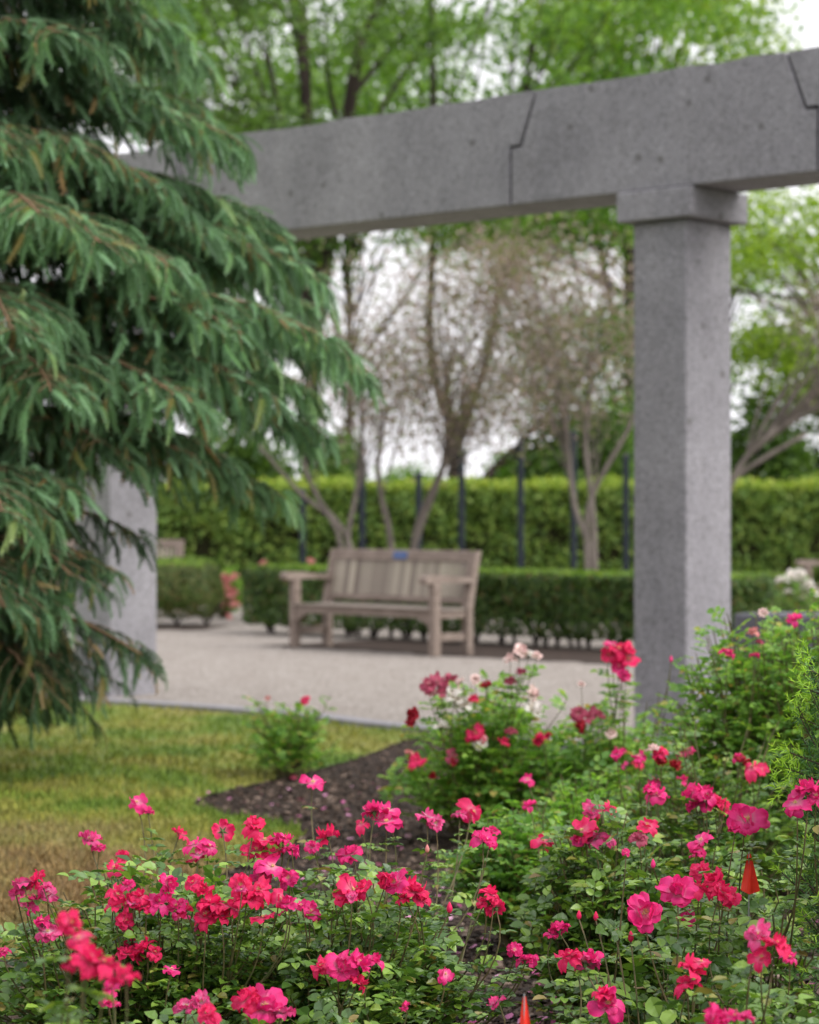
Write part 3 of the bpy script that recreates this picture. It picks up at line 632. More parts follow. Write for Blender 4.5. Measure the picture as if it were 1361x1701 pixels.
tree('oak_tree', 'more distant oak filling the sky between the two big trunks', 'tree', (X, Y), 0.13, 10, (gx(640, Y), Y, 11.0), (4.0, 3.2, 3.6), 34, 9500, 0.18, 'tree_mid', 'bark_dark', 0.6, 0.5, group=bt_, twigs=1)
Y = 40; X = gx(1400, Y)
tree('linden_tree', 'yellow green tree right of the tall granite column, below the beam', 'tree', (X, Y), 0.16, 4.5, (gx(1360, Y), Y, 4.9), (2.0, 2.0, 1.9), 42, 9500, 0.12, 'tree_lime', 'bark_pale', 0.36, 0.5, group=bt_, twigs=2)
Y = 70; X = gx(1180, Y)
tree('maple_tree', 'far thin green tree behind the tall granite column', 'tree', (X, Y), 0.2, 7, (gx(1150, Y), Y, 7.6), (3.0, 2.6, 3.2), 20, 3500, 0.18, 'tree_mid', 'bark_dark', 0.6, 0.5, group=bt_, twigs=1)
Y = 46; X = gx(1105, Y)
tree('maple_tree', 'maple hidden behind the tall column whose low boughs hang green under the beam', 'tree', (X, Y), 0.12, 6, (gx(840, Y), Y, 7.1), (3.0, 2.0, 0.75), 22, 4800, 0.15, 'tree_mid', 'bark_dark', 0.42, 0.6, group=bt_, twigs=2, bk=.5,
     stems=[[(X, Y, 0), (X, Y, 3.5), (gx(1040, Y), Y, 6.4), (gx(900, Y), Y, 7.3)]])
# far shrubs on the other side of the hedge
def shrub(name, label, base, rx, ry, h, n, lsize, lmat, group, z0=0.15, cat='shrub', ncl=26, smat='bark_dark'):
    base = np.array([base[0], base[1], 0.0]); t = empty(name, base, label, cat, group)
    cc = ellip(ncl, base + (0, 0, (h + z0) / 2), np.array([rx, ry, (h - z0) / 2]) * 0.8, 0.4)
    st = MB()
    for c in cc: st.tube(bez(base + rng.normal(0, .05, 3) * (1, 1, 0), base + (c - base) * (.3, .3, .6), c, 6), np.linspace(0.02, 0.006, 6) * h, 4, False)
    st.build('stems', M[smat], t, base)
    idx = rng.integers(0, ncl, n); P = cc[idx] + np.clip(rng.normal(0, 1, (n, 3)), -2, 2) * np.array([rx, ry, h * .5]) * 0.22
    P = P[P[:, 2] > 0.03]; n = len(P)
    V, Fs = scatter(quad, quadF, P, frames(rdir(n), rdir(n) + np.array([0, 0, 1.0])), lsize * rng.uniform(.6, 1.3, n)); mesh_obj('foliage', V, Fs, M[lmat], t, base)
    return t
gs = 'shrubs beyond the tall hedge'
for px, Y, rxp, yt, mt, lab in ((570, 42, 50, 735, 'tree_dark', 'dark rounded shrub beyond the hedge under the oak trunk'), (950, 44, 90, 690, 'tree_dark', 'broad green shrub beyond the hedge left of the tall column'),
                                (1040, 50, 70, 650, 'tree_mid', 'taller green shrub beyond the hedge touching the column edge'), (1270, 40, 90, 665, 'tree_dark', 'dark green shrub beyond the hedge right of the column'),
                                (1400, 42, 110, 640, 'tree_dark', 'large dark shrub beyond the hedge at the right border'), (380, 44, 120, 700, 'tree_dark', 'wide shrub beyond the hedge behind the spruce'),
                                (870, 60, 60, 755, 'tree_mid', 'small far shrub in the bright gap right of the big trunk'), (690, 70, 90, 775, 'tree_mid', 'lowest far shrub under the bright gap left of the big trunk')):
    shrub('background_shrub', lab, (gx(px, Y), Y), rxp / F * Y, 1.0, tz(yt, Y), 7000, 0.15, mt, gs)
# small multi-stemmed trees with spent mauve blossom
def stem(pts, Y): return [at(px, py, Y) if py is not None else np.array([gx(px, Y), Y, 0]) for px, py in pts]
gm = 'small multi-stemmed trees before the tall hedge'
Y = 27.5
tree('crape_myrtle', 'small bare-looking tree with leaning stems behind the left end of the bench', 'tree', (gx(585, Y), Y), 0.040, 3, at(620, 590, Y), (0.95, 0.8, 1.0), 40, 6000, 0.052, 'mauve', 'bark_pale', 0.26, 0.9, group=gm, twigs=5, shell=0.0, sides=5, bk=0.42,
     stems=[stem([(590, None), (582, 905), (530, 830), (495, 745), (480, 690)], Y), stem([(585, None), (578, 900), (590, 830), (602, 760), (600, 690)], Y), stem([(580, None), (560, 880), (500, 820), (430, 740)], Y)])
Y = 28.5
tree('crape_myrtle', 'central small tree with thick pale stems forking behind the bench back', 'tree', (gx(665, Y), Y), 0.050, 3, at(770, 560, Y), (1.15, 0.9, 1.25), 54, 9000, 0.055, 'mauve', 'bark_pale', 0.28, 0.9, group=gm, twigs=5, shell=0.0, sides=5, bk=0.42,
     stems=[stem([(680, None), (690, 890), (725, 800), (755, 735), (775, 640)], Y), stem([(660, None), (648, 890), (635, 830), (628, 770), (640, 680)], Y), stem([(670, None), (690, 900), (740, 760), (740, 640), (745, 600)], Y)])
Y = 27.0
tree('crape_myrtle', 'small tree with two upright pale stems just left of the tall column', 'tree', (gx(985, Y), Y), 0.045, 3, at(935, 540, Y), (1.0, 0.8, 1.2), 48, 7200, 0.055, 'mauve', 'bark_pale', 0.26, 0.9, group=gm, twigs=5, shell=0.0, sides=5, bk=0.42,
     stems=[stem([(990, None), (985, 930), (955, 840), (942, 740), (925, 650)], Y), stem([(988, None), (988, 930), (984, 840), (972, 730), (985, 640)], Y), stem([(985, None), (975, 900), (985, 820), (1040, 720), (1070, 650)], Y)])
Y = 30.0
tree('crape_myrtle', 'arching small tree whose pale limb slants up at the right border', 'tree', (gx(1190, Y), Y), 0.055, 3, at(1420, 560, Y), (0.9, 0.8, 0.8), 24, 2600, 0.050, 'mauve', 'bark_pale', 0.25, 0.8, group=gm, twigs=4, shell=0.1, sides=5,
     stems=[stem([(1190, None), (1200, 850), (1240, 760), (1310, 700), (1400, 650)], Y), stem([(1190, None), (1205, 830), (1225, 790), (1340, 720)], Y)])
# dark leaning limb beyond the hedge
Y = 44
tree('leaning_tree', 'dark leaning tree whose limb bows above the hedge left of the column', 'tree', (gx(800, Y), Y), 0.06, 3, at(975, 620, Y), (1.5, 1.2, 1.2), 26, 4200, 0.12, 'tree_dark', 'bark_dark', 0.4, 0.6, twigs=2,
     stems=[stem([(790, None), (800, 805), (850, 765), (905, 745), (960, 735)], Y), stem([(795, None), (812, 800), (860, 740), (930, 670), (985, 600)], Y)])

# ================================================================== SPRUCE
SY = 11.6; SB = np.array([gx(-75, SY), SY, 0.0])
sp = empty('blue_spruce', SB, 'large blue green spruce with drooping branches filling the left of the picture', 'tree')
MB().tube([SB, SB + (0, 0, 2), SB + (0.03, 0, 4.5), SB + (0, 0, 7.5)], [0.17, 0.14, 0.09, 0.02], 12).build('trunk', M['bark_spruce'], sp, SB, True)
shoots = []          # (root, dir, length)
tws = MB()
def spruce_branch(tip, z0, sag=0.10, dens=1.0, w=1.0, tipup=0.06):
    tip = np.asarray(tip, float); a = np.array([SB[0], SB[1], z0]); d = tip - a; Lb = np.linalg.norm(d)
    a = np.array([SB[0], SB[1], min(z0, tip[2] + 0.09 * Lb + random.uniform(-.03, .08))]); d = tip - a; Lb = np.linalg.norm(d)
    mid = a + d * 0.62 + np.array([0, 0, 0.17 * Lb]); pts = bez(a, mid, tip, 14); pts += np.cumsum(rng.normal(0, 0.006, (14, 3)), 0)
    MB().tube(pts, np.linspace(0.022, 0.004, 14), 6).build('branch', M['twig_spruce'], sp, SB, True)
    n = int(Lb / 0.060 * dens); side = unit(np.cross(d, (0, 0, 1)))
    for k in range(n):
        t = 0.16 + 0.84 * (k + random.random()) / n; f = t * 13; i0 = min(int(f), 12); p = pts[i0] + (pts[i0 + 1] - pts[i0]) * (f - i0); tg = unit(pts[i0 + 1] - pts[i0])
        for s_ in (-1, 1):
            if random.random() < 0.12: continue
            Lt = w * (0.10 + 0.46 * min(1, (1 - t) * 1.5 + 0.12) * min(1, t * 2.5)) * random.uniform(0.6, 1.15)
            dr = unit(tg * random.uniform(.55, .95) + side * s_ * random.uniform(.5, 1.0) + np.array([0, 0, random.uniform(-.25, .12)]))
            e = p + dr * Lt + np.array([0, 0, -0.22 * Lt]); q = bez(p, p + dr * Lt * .55 + (0, 0, 0.04 * Lt), e, 5)
            tws.tube(q, np.linspace(0.0032, 0.0016, 5), 4, False)
            ns = max(2, int(Lt / 0.027))
            for j in range(ns):
                u = (j + .6) / ns; fu = min(u * 4, 3.99); i1 = int(fu); r_ = q[i1] + (q[i1 + 1] - q[i1]) * (fu - i1); tt = unit(q[i1 + 1] - q[i1])
                sd = unit(np.cross(tt, (0, 0, 1)))
                dd = tt * random.uniform(.35, .9) + sd * random.choice((-1, 1)) * random.uniform(0.1, .6) + np.array([0, 0, -random.uniform(.35, 1.3)])
                shoots.append((r_, unit(dd), random.uniform(0.038, 0.085) * (0.8 + .4 * w)))
            for j in range(int(Lt / 0.045)):
                u = (j + .5) / int(Lt / 0.045); fu = min(u * 4, 3.99); i1 = int(fu); r_ = q[i1] + (q[i1 + 1] - q[i1]) * (fu - i1); tt = unit(q[i1 + 1] - q[i1])
                shoots.append((r_, unit(tt * 1.0 + rng.normal(0, .3, 3) + (0, 0, random.uniform(-.15, .3))), random.uniform(0.06, 0.11)))
            shoots.append((q[-1], unit(dr + (0, 0, -.45)), random.uniform(0.09, 0.15)))
    shoots.append((tip, unit(d / Lb + np.array([0, 0, -.5])), 0.14)); shoots.append((tip, unit(d / Lb + np.array([0, 0, .05])), 0.12))
S_ = spruce_branch
# branches seen in profile: (tip px, py, depth, height at the trunk)
for px, py, Y, z0, dn in ((285, 40, 11.8, 3.75, 1), (250, -30, 11.3, 3.9, 1), (300, 110, 12.3, 3.55, .9), (395, 225, 11.6, 3.25, 1), (330, 190, 12.2, 3.3, .8),
                          (440, 385, 12.2, 2.95, .9), (270, 300, 11.2, 3.0, .8), (525, 455, 11.7, 2.75, 1), (480, 430, 12.2, 2.85, 1), (585, 590, 11.8, 2.35, 1.1), (545, 560, 11.2, 2.45, 1), (500, 500, 12.5, 2.6, .9),
                          (510, 720, 12.1, 2.05, .9), (505, 650, 12.4, 2.2, 1), (420, 640, 11.0, 2.25, .9), (470, 815, 12.3, 1.8, .7), (380, 760, 11.5, 1.95, .7),
                          (300, 760, 11.0, 1.8, .7), (165, 750, 10.7, 1.7, .7), (238, 1085, 11.1, 1.25, .35), (230, 880, 11.8, 1.55, .3), (85, 1115, 11.3, 0.85, .6), (60, 1120, 10.9, .9, .7), (105, 955, 10.7, 1.3, .6), (-10, 1150, 11.5, .7, .7), (85, 1060, 11.9, 1.1, .5)):
    S_(at(px, py, Y), z0, dens=dn)
# branches reaching towards the camera
for px, py, Y, z0 in ((60, 360, 10.2, 2.75), (30, 540, 10.0, 2.35), (290, 655, 10.6, 2.2), (90, 650, 10.2, 2.2), (20, 870, 9.9, 1.5), (160, 420, 10.4, 2.75),
                      (290, 430, 10.7, 2.8), (-20, 250, 10.5, 3.1), (120, 230, 10.9, 3.2), (90, 60, 10.9, 3.7), (10, 980, 10.3, 1.25), (180, 120, 11.3, 3.5), (400, 560, 11.0, 2.5)):
    S_(at(px, py, Y), z0, dens=1.0)
# the rest of the whorls, left and behind
for k in range(64):
    z = 0.6 + 4.4 * k / 64; a = R(random.uniform(60, 330)); rad = (1.95 - 0.30 * z) * random.uniform(.8, 1.05)
    if math.cos(a) * rad > -0.2 and math.sin(a) < 0: a = R(random.uniform(100, 200))
    if z < 1.9 and math.cos(a) > -0.1: a = R(random.uniform(110, 250))
    S_(SB + np.array([math.cos(a) * rad, math.sin(a) * rad, max(0.15, z - 0.45)]), z, dens=0.6)
tws.build('twigs', M['twig_spruce'], sp, SB)
for _ in range(9000):        # dense growth round the trunk, given a darker colour as interior shade
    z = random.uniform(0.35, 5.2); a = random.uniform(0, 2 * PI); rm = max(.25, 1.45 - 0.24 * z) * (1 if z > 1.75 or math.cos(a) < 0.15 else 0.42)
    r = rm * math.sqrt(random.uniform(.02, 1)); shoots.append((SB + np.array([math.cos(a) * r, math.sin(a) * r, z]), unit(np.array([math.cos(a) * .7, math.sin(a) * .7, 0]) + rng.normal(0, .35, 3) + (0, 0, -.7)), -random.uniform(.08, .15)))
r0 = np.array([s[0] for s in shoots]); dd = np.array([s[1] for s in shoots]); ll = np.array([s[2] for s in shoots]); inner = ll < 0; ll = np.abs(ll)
# a shoot: needles brushed forward round a drooping axis
NN = 48; tb = []; tf = []
for j in range(NN):
    t = j / NN; ph = j * 2.399; y = t; r = 0.012; ln = 0.17 * (1 - 0.35 * t) ; c, s_ = math.cos(ph), math.sin(ph)
    ax = np.array([0, y, -0.30 * y * y]); tipn = ax + np.array([c * ln * .72, ln * 1.05, s_ * ln * .72 - 0.02]); sdv = np.array([-s_, 0, c]) * 0.015
    b = len(tb); tb += [ax - sdv, ax + sdv, tipn]; tf.append([b, b + 1, b + 2])
b = len(tb); tb += [[-.02, 0, 0], [.02, 0, 0], [.015, 1, -.30], [-.015, 1, -.30]]
tf = np.array(tf + [[b, b + 1, b + 2], [b, b + 2, b + 3]]); tb = np.array(tb)
n = len(r0); Mx = frames(dd, np.array([0, 0, 1.0]) + rng.normal(0, .35, (n, 3)))

tb2 = np.concatenate([tb, [[0, 0.0, 0]]])
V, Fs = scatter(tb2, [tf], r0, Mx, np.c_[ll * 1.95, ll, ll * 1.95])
rr_ = np.linalg.norm((r0 - SB)[:, :2], axis=1) / np.clip(2.05 - 0.26 * r0[:, 2], .7, 2.2)      # paler new growth at branch ends; lit tips and shaded inside painted in too
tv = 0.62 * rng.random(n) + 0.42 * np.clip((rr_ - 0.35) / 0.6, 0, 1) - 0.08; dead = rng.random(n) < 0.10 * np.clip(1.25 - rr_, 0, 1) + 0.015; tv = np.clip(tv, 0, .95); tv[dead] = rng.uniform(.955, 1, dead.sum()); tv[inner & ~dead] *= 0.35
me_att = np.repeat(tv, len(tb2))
def attr_leaf(name, stops, rough, transl, spec):
    m = leaf_mat(name, stops, rough, transl, spec); n_ = m.node_tree.nodes; l_ = m.node_tree.links
    a = n_.new('ShaderNodeAttribute'); a.attribute_name = 't'
    rp = [x for x in n_ if x.type == 'VALTORGB'][0]; l_.new(a.outputs['Fac'], rp.inputs[0]); return m
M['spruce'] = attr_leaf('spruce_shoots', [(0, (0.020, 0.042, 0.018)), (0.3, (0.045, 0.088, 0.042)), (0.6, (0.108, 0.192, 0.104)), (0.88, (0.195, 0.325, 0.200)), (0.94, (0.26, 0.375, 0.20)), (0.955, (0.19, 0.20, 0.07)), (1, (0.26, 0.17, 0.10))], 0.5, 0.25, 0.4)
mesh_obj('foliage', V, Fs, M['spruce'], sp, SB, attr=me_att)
print('spruce shoots', n)

# ================================================================== ROSES
def petal(Lp, Wp, cup, seed, nu=6, nv=6):
    """petal along +y from the centre; cup > 0 folds it upward"""
    r = random.Random(seed); u = np.linspace(-1, 1, nu); v = np.linspace(0, 1, nv)
    ph = r.uniform(0, 6); ph2 = r.uniform(0, 6); curl = r.uniform(-.35, .15); V = []; A = []
    for vv in v:
        wd = Wp * (0.16 + 0.84 * math.sin(min(vv * 1.05, 1) * PI * 0.56) ** 0.9) * (1 if vv < 0.99 else 0.72)
        for uu in u:
            notch = 0.08 * math.exp(-(uu * 3) ** 2) * (vv > .9) + 0.06 * abs(uu) ** 3 * vv
            ruf = 0.20 * vv ** 2 * math.sin(uu * 4.2 + ph) + 0.10 * vv ** 3 * math.sin(uu * 9 + ph2) + curl * vv ** 4
            el = cup * vv - 0.35 * vv ** 3 * (1 if cup < 1 else -0.2)
            y = Lp * (vv - notch) * math.cos(el * 0.8); z = Lp * (vv * math.sin(el * 0.8) + ruf * 0.8 - 0.10 * (1 - uu * uu) * vv)
            V.append([uu * wd, y, z]); A.append(vv)
    V = np.array(V); i = np.arange(nv - 1)[:, None] * nu; j = np.arange(nu - 1)[None]
    Fq = np.stack([i + j, i + j + 1, i + nu + j + 1, i + nu + j], -1).reshape(-1, 4); return V, Fq, np.array(A)
def bloom_mesh(kind, seed, full=True):
    """unit bloom, radius 1, opening towards +z; petals in three whorls"""
    r = random.Random(seed); b = MB()
    whorls = [(r.choice((5, 6)), 1.0, 0.44, r.uniform(.1, .45)), (r.choice((4, 5)), 0.86, 0.40, r.uniform(.45, .85)), (r.choice((4, 5)), 0.58, 0.32, 1.1)] if full else [(r.choice((4, 5)), 1.05, 0.55, r.uniform(0, .5)), (2, .7, .42, 1.0)]
    if kind in 'CB' : whorls = [(6, 1.0, .55, .55), (6, .85, .48, .95), (5, .65, .40, 1.35), (4, .45, .3, 1.6)]
    if kind == 'D': whorls = [(5, .95, .5, .8), (5, .8, .48, 1.2), (4, .6, .35, 1.6)]
    for wi, (np_, Lp, Wp, cup) in enumerate(whorls):
        a0 = r.uniform(0, 6)
        for k in range(np_):
            V, Fq, A = petal(Lp * r.uniform(.68, 1.18), Wp * r.uniform(.75, 1.25), cup + r.uniform(-.45, .6), r.random())
            rl = r.uniform(-.25, .25); c, s_ = math.cos(rl), math.sin(rl); V = V @ np.array([[c, 0, s_], [0, 1, 0], [-s_, 0, c]]).T
            a = a0 + k * 2 * PI / np_ + r.uniform(-.42, .42); c, s_ = math.cos(a), math.sin(a)
            b.add(V @ np.array([[c, -s_, 0], [s_, c, 0], [0, 0, 1]]).T + np.array([0, 0, 0.04 * wi]), [Fq], A)
    o = b.build('bloom_source', PM[kind], None, (0, 0, 0), True, True); me = o.data; bpy.data.objects.remove(o)
    s = MB()      # sepals and hip below
    s.tube([(0, 0, -.30), (0, 0, -.2), (0, 0, -.08), (0, 0, 0.0)], [0.05, 0.13, 0.15, 0.08], 7)
    for k in range(5):
        a = k * 2 * PI / 5; d = np.array([math.cos(a), math.sin(a), 0]); q = np.array([-d[1], d[0], 0])
        s.add(np.array([d * .1 - q * .09 + (0, 0, -.06), d * .1 + q * .09 + (0, 0, -.06), d * .5 + (0, 0, -.12)]), [np.array([[0, 1, 2]])])
    o = s.build('sepals_source', M['sepal'], None); ms = o.data; bpy.data.objects.remove(o)
    st = MB()
    for k in range(16):
        a = r.uniform(0, 6.28); q = r.uniform(.04, .17); e = np.array([math.cos(a) * q, math.sin(a) * q, .20]); st.tube([e * (.2, .2, .2), e], [0.010, 0.022], 4)
    o = st.build('stamens_source', M['stamen'], None); mt = o.data; bpy.data.objects.remove(o)
    return me, ms, mt
BL = {k: [bloom_mesh(k, 10 * ord(k) + s, s % 3 != 2) for s in range(9 if k in 'RPW' else 3)] for k in PM}
def add_obj(name, me, parent, M4):
    o = bpy.data.objects.new(name, me); C.objects.link(o); o.parent = parent; o.matrix_local = M4; return o
ROSES = 'rose bushes of the bed'
class Bush:
    comp = 0.0
    def __init__(s, label, px, Y, rx, ry, h, ncane, leaf, mat='rose_leaf', group=ROSES, name='rose_bush', z0=0.05, lpc=9, wood='cane', cat='rose bush', spread=1.0, seed=1, up=1.0):
        s.X = gx(px, Y); s.Y = Y; s.b = np.array([s.X, Y, 0.0]); s.h = h; s.rx = rx; s.ry = ry
        s.t = empty(name, s.b, label, cat, group); s.leaf = leaf; s.mat = mat; s.wood = wood; s.canes = MB(); s.LP = []; s.LD = []; s.LN = []; s.LS = []; s.bl = 0
        s.tips = []
        for k in range(ncane):
            a = random.uniform(0, 2 * PI); r = math.sqrt(random.uniform(0.0, 1)); hh = h * (1 - 0.52 * r ** 2.6) * random.uniform(0.80, 1.06) * (1 if random.random() > .12 else random.uniform(.5, .8))
            tip = s.b + np.array([math.cos(a) * r * rx, math.sin(a) * r * ry, hh]); s.tips.append(tip)
            s.cane(tip, lpc)
    def cane(s, tip, lpc, r0=0.0040, start=None):
        d = tip - s.b; a = s.b + np.array([d[0] * .22, d[1] * .22, 0]) if start is None else start
        q = bez(a, a + np.array([d[0] * .25, d[1] * .25, (tip[2] - a[2]) * .62]), tip, 9); q[1:-1] += rng.normal(0, 0.006, (7, 3)); s.canes.tube(q, np.linspace(r0, r0 * .38, 9), 5, False)
        for j in range(lpc):
            u = 0.22 + 0.78 * (j + random.random() * .9) / lpc; f = min(u * 8, 7.99); i0 = int(f); p = q[i0] + (q[i0 + 1] - q[i0]) * (f - i0)
            an = j * 2.4 + random.uniform(-.5, .5); tt = unit(q[i0 + 1] - q[i0]); e = np.array([math.cos(an), math.sin(an), 0]); out_ = unit(np.array([d[0], d[1], 0]) + 1e-3)
            dr = unit(e * .9 + out_ * .35 + tt * .35 + np.array([0, 0, random.uniform(-.12, .35)]))
            s.LP.append(p + dr * s.leaf * .12); s.LD.append(dr + np.array([0, 0, random.uniform(-.35, .1)])); s.LN.append(np.array([random.gauss(0, .38), random.gauss(0, .38), 1])); s.LS.append(s.leaf * random.uniform(.55, 1.2))
    def bloom(s, px, py, size, kind, Y=None, stemmed=True):
        if Y is None: Y = s.Y
        p = at(px, py, Y); rad = size / F * Y * 0.5 * 1.10; face = size > 63
        v = random.choice((0, 1, 3, 4, 6, 7)) if size > 46 and kind in 'RPW' else random.randrange(len(BL[kind])); me, ms, mt = BL[kind][v]
        tocam = np.array([-.05 * p[0], -1, 0.15]); d = unit(np.array([0, 0, 1.0]) * random.uniform(.6, 1.3) + tocam * (random.uniform(0, .75) if not face else 1.6) + rng.normal(0, .42, 3) * (0.3 if face else 1) + unit(np.array([p[0] - s.X, p[1] - s.Y, 0])) * .22)
        F3 = frames(unit(np.cross(d, rdir(1)[0])), d)   # local z near d
        M4 = Matrix([[*(F3[i] * rad), (p - s.b)[i]] for i in range(3)] + [[0, 0, 0, 1]])
        o = add_obj('bloom', me, s.t, M4); add_obj('sepals', ms, o, Matrix.Identity(4))
        if kind in 'WPRS' and size > 20: add_obj('stamens', mt, o, Matrix.Identity(4))
        tip = p - d * rad * .3; base = s.b + np.array([(p[0] - s.X) * .6 + random.uniform(-.07, .07), (p[1] - s.Y) * .6 + random.uniform(-.07, .07), max(0.02, p[2] * .5)])
        ctl = np.array([tip[0], tip[1], (base[2] + tip[2]) / 2]) + rng.normal(0, .022, 3) - d * (.5, .5, 0) * .08
        s.canes.tube(bez(base, ctl, tip, 8), np.linspace(0.0023, 0.0013, 8), 5, False)
        nl = 8 if p[2] > 0.1 else 0
        for j in range(nl):
            an = random.uniform(0, 6.28); dr = unit(np.array([math.cos(an), math.sin(an), .1])); c = tip + (base - tip) * random.uniform(.12, 1)
            s.LP.append(c); s.LD.append(dr); s.LN.append(np.array([random.gauss(0, .4), random.gauss(0, .4), 1])); s.LS.append(s.leaf * random.uniform(.5, 1))
        s.bl += 1
        if stemmed and kind in 'RP' and 30 < size < 56 and random.random() < s.comp:
            s.bloom(px + random.uniform(-.62, .62) * size, py + random.uniform(-.35, .5) * size, size * random.uniform(.5, .8), random.choice(('P', 'P', kind, 'W')), Y + random.uniform(-.06, .08), False)
    def bud(s, px, py, size, kind, Y=None):
        Y = Y or s.Y; p = at(px, py, Y); r_ = size / F * Y * .5
        b = MB(); b.tube([p - (0, 0, r_ * 1.4), p - (0, 0, r_ * .7), p, p + (0, 0, r_ * .9), p + (0, 0, r_ * 1.7)], np.array([.35, .8, .85, .55, .1]) * r_, 7)
        b.A = [np.linspace(.3, 1, len(b.V[0]))]; b.build('bud', PM[kind], s.t, s.b, True, True)
        base = s.b + np.array([(p[0] - s.X) * .6, (p[1] - s.Y) * .6, p[2] * .5]); s.canes.tube(bez(base, (base + p) / 2 + (0, 0, .03), p - (0, 0, r_ * 1.3), 6), 0.0016, 4, False)
    def done(s):
        s.canes.build('stems', M[s.wood], s.t, s.b)
        P = np.array(s.LP); n = len(P); D = np.array(s.LD); N = np.array(s.LN)
        V, Fs = scatter(CV, CF, P, frames(D, N), np.array(s.LS)); V += rng.normal(0, s.leaf * .012, V.shape)
        mesh_obj('foliage', V, Fs, M[s.mat], s.t, s.b)
        return s.t

LF_ = 0.050
A1 = Bush('foreground rose bush at the left, crowded with crimson blooms', 250, 5.0, 0.38, 0.40, 0.50, 210, LF_, lpc=13)
A2 = Bush('foreground rose bush in the middle, between the crowded left bush and the bare mulch', 600, 5.0, 0.24, 0.42, 0.49, 170, LF_, lpc=13)
A0 = Bush('rose shoots at the lower left corner with out-of-focus red blooms', 120, 3.55, 0.22, 0.25, 0.47, 26, 0.072, lpc=7)
A3 = Bush('low rose growth along the bottom edge under the middle blooms', 430, 4.35, 0.37, 0.22, 0.345, 95, 0.050, lpc=10)
B1 = Bush('leafy rose bush right of the middle with pink blooms in its crown', 1005, 5.75, 0.21, 0.30, 0.525, 120, 0.052, lpc=12)
B2 = Bush('open rose bush with a large round magenta bloom facing the viewer', 1110, 5.0, 0.20, 0.26, 0.36, 24, 0.068, lpc=7)
B3 = Bush('sparse low rose bush with a red bloom near the lower right', 1090, 4.6, 0.15, 0.18, 0.20, 14, 0.062, lpc=8)
C1 = Bush('rose bush at the lower right edge with dark broad leaves', 1290, 4.3, 0.22, 0.25, 0.40, 24, 0.074, lpc=7)
C2 = Bush('rose bush behind the red marker flag with a single large pink bloom', 1275, 5.6, 0.25, 0.3, 0.46, 24, 0.062, lpc=7)
C3 = Bush('rose bush with a dense pink cluster behind the round magenta bloom', 1165, 6.1, 0.22, 0.25, 0.52, 34, 0.052, lpc=8)
D1 = Bush('soft green rose bush between the mulch patch and the pink-crowned bush', 870, 6.9, 0.22, 0.25, 0.42, 90, 0.050, 'rose_leaf_soft', lpc=11)
D2 = Bush('rose bush under the tall green bush with crimson heads', 1180, 7.3, 0.35, 0.25, 0.52, 70, 0.052, lpc=9)
D3 = Bush('green rose bush rising behind the middle foreground bush', 1000, 8.0, 0.3, 0.25, 0.42, 60, 0.050, 'rose_leaf_soft', lpc=9)
E1 = Bush('tall mixed rose bush with white and dark red blooms before the gravel', 800, 9.3, 0.40, 0.35, 0.52, 80, 0.066, 'rose_leaf_bright', lpc=9)
E2 = Bush('rose bush with a high crimson cluster beside the tall column', 1000, 9.2, 0.36, 0.3, 0.45, 80, 0.064, 'rose_leaf_bright', lpc=9)
F1 = Bush('small rose bush on the lawn edge with one red head', 482, 11.55, 0.25, 0.22, 0.33, 46, 0.052, 'rose_leaf_bright', lpc=8)
G1 = Bush('tall bright green rose bush right of the granite column base', 1270, 8.0, 0.38, 0.34, 0.92, 240, 0.046, 'rose_leaf_bright', lpc=15)
G2 = Bush('bright rose bush filling the right edge behind the yew', 1370, 7.8, 0.30, 0.3, 0.98, 170, 0.043, 'rose_leaf_bright', lpc=16)
def put(b, lst, Y=None):
    if Y is None: Y = b.Y - b.ry * fwd.get(b, 0)
    for e in lst:
        x, y, s_, k = e[:4]; b.bloom(x, y, s_, k, e[4] if len(e) > 4 else Y)
fwd = {A1: .72, A2: .5, E1: .9, E2: .8, D2: .8, G1: .9, F1: .7}
A1.comp = 0.35; A2.comp = 0.5; B2.comp = 0.3; B1.comp = 0.6; C3.comp = 0.6; A3.comp = 0.5
put(A1, [(228,1333,34,'P',5.9),(247,1349,26,'P',5.9),(150,1394,38,'W',5.5),(165,1406,24,'P',5.5),(192,1442,44,'R',5.2),(203,1420,24,'R',5.4),(300,1385,32,'R',5.6),(325,1402,42,'P',5.5),(348,1405,32,'P',5.5),(325,1428,30,'R',5.5),
         (40,1470,44,'W'),(62,1462,40,'R'),(80,1484,32,'W'),(58,1500,36,'P'),(25,1485,24,'W'),(80,1548,44,'W',4.7),(70,1530,30,'P',4.7),(238,1575,48,'R',4.7),(212,1584,38,'R',4.7),(258,1582,32,'R',4.7),(285,1610,30,'P',4.6),
         (195,1486,34,'R'),(212,1500,34,'R'),(232,1488,32,'R'),(215,1470,28,'P'),(190,1505,28,'R'),(242,1505,30,'R'),(280,1468,40,'P'),(266,1498,42,'P'),(294,1505,34,'P'),(308,1512,32,'R'),(322,1466,34,'R'),(338,1477,30,'R'),(210,1530,34,'R'),(180,1660,34,'P',4.2),
         (370,1381,38,'R',5.4),(423,1370,40,'R',5.2),(440,1396,40,'R',5.2),(425,1412,42,'R',5.2),(472,1394,42,'P',5.2),(484,1412,34,'P',5.2),(452,1440,46,'P',5.0),(436,1456,38,'P',5.0),(480,1458,36,'P',5.0),(400,1470,40,'R'),
         (412,1492,54,'R'),(430,1478,42,'R'),(385,1508,40,'R'),(352,1500,52,'R'),(342,1520,44,'R'),(368,1522,36,'R'),(437,1524,38,'R'),(478,1500,34,'P'),(465,1492,30,'R'),(310,1672,44,'W',4.3),(335,1664,34,'W',4.3),(5,1580,28,'P',4.7)])
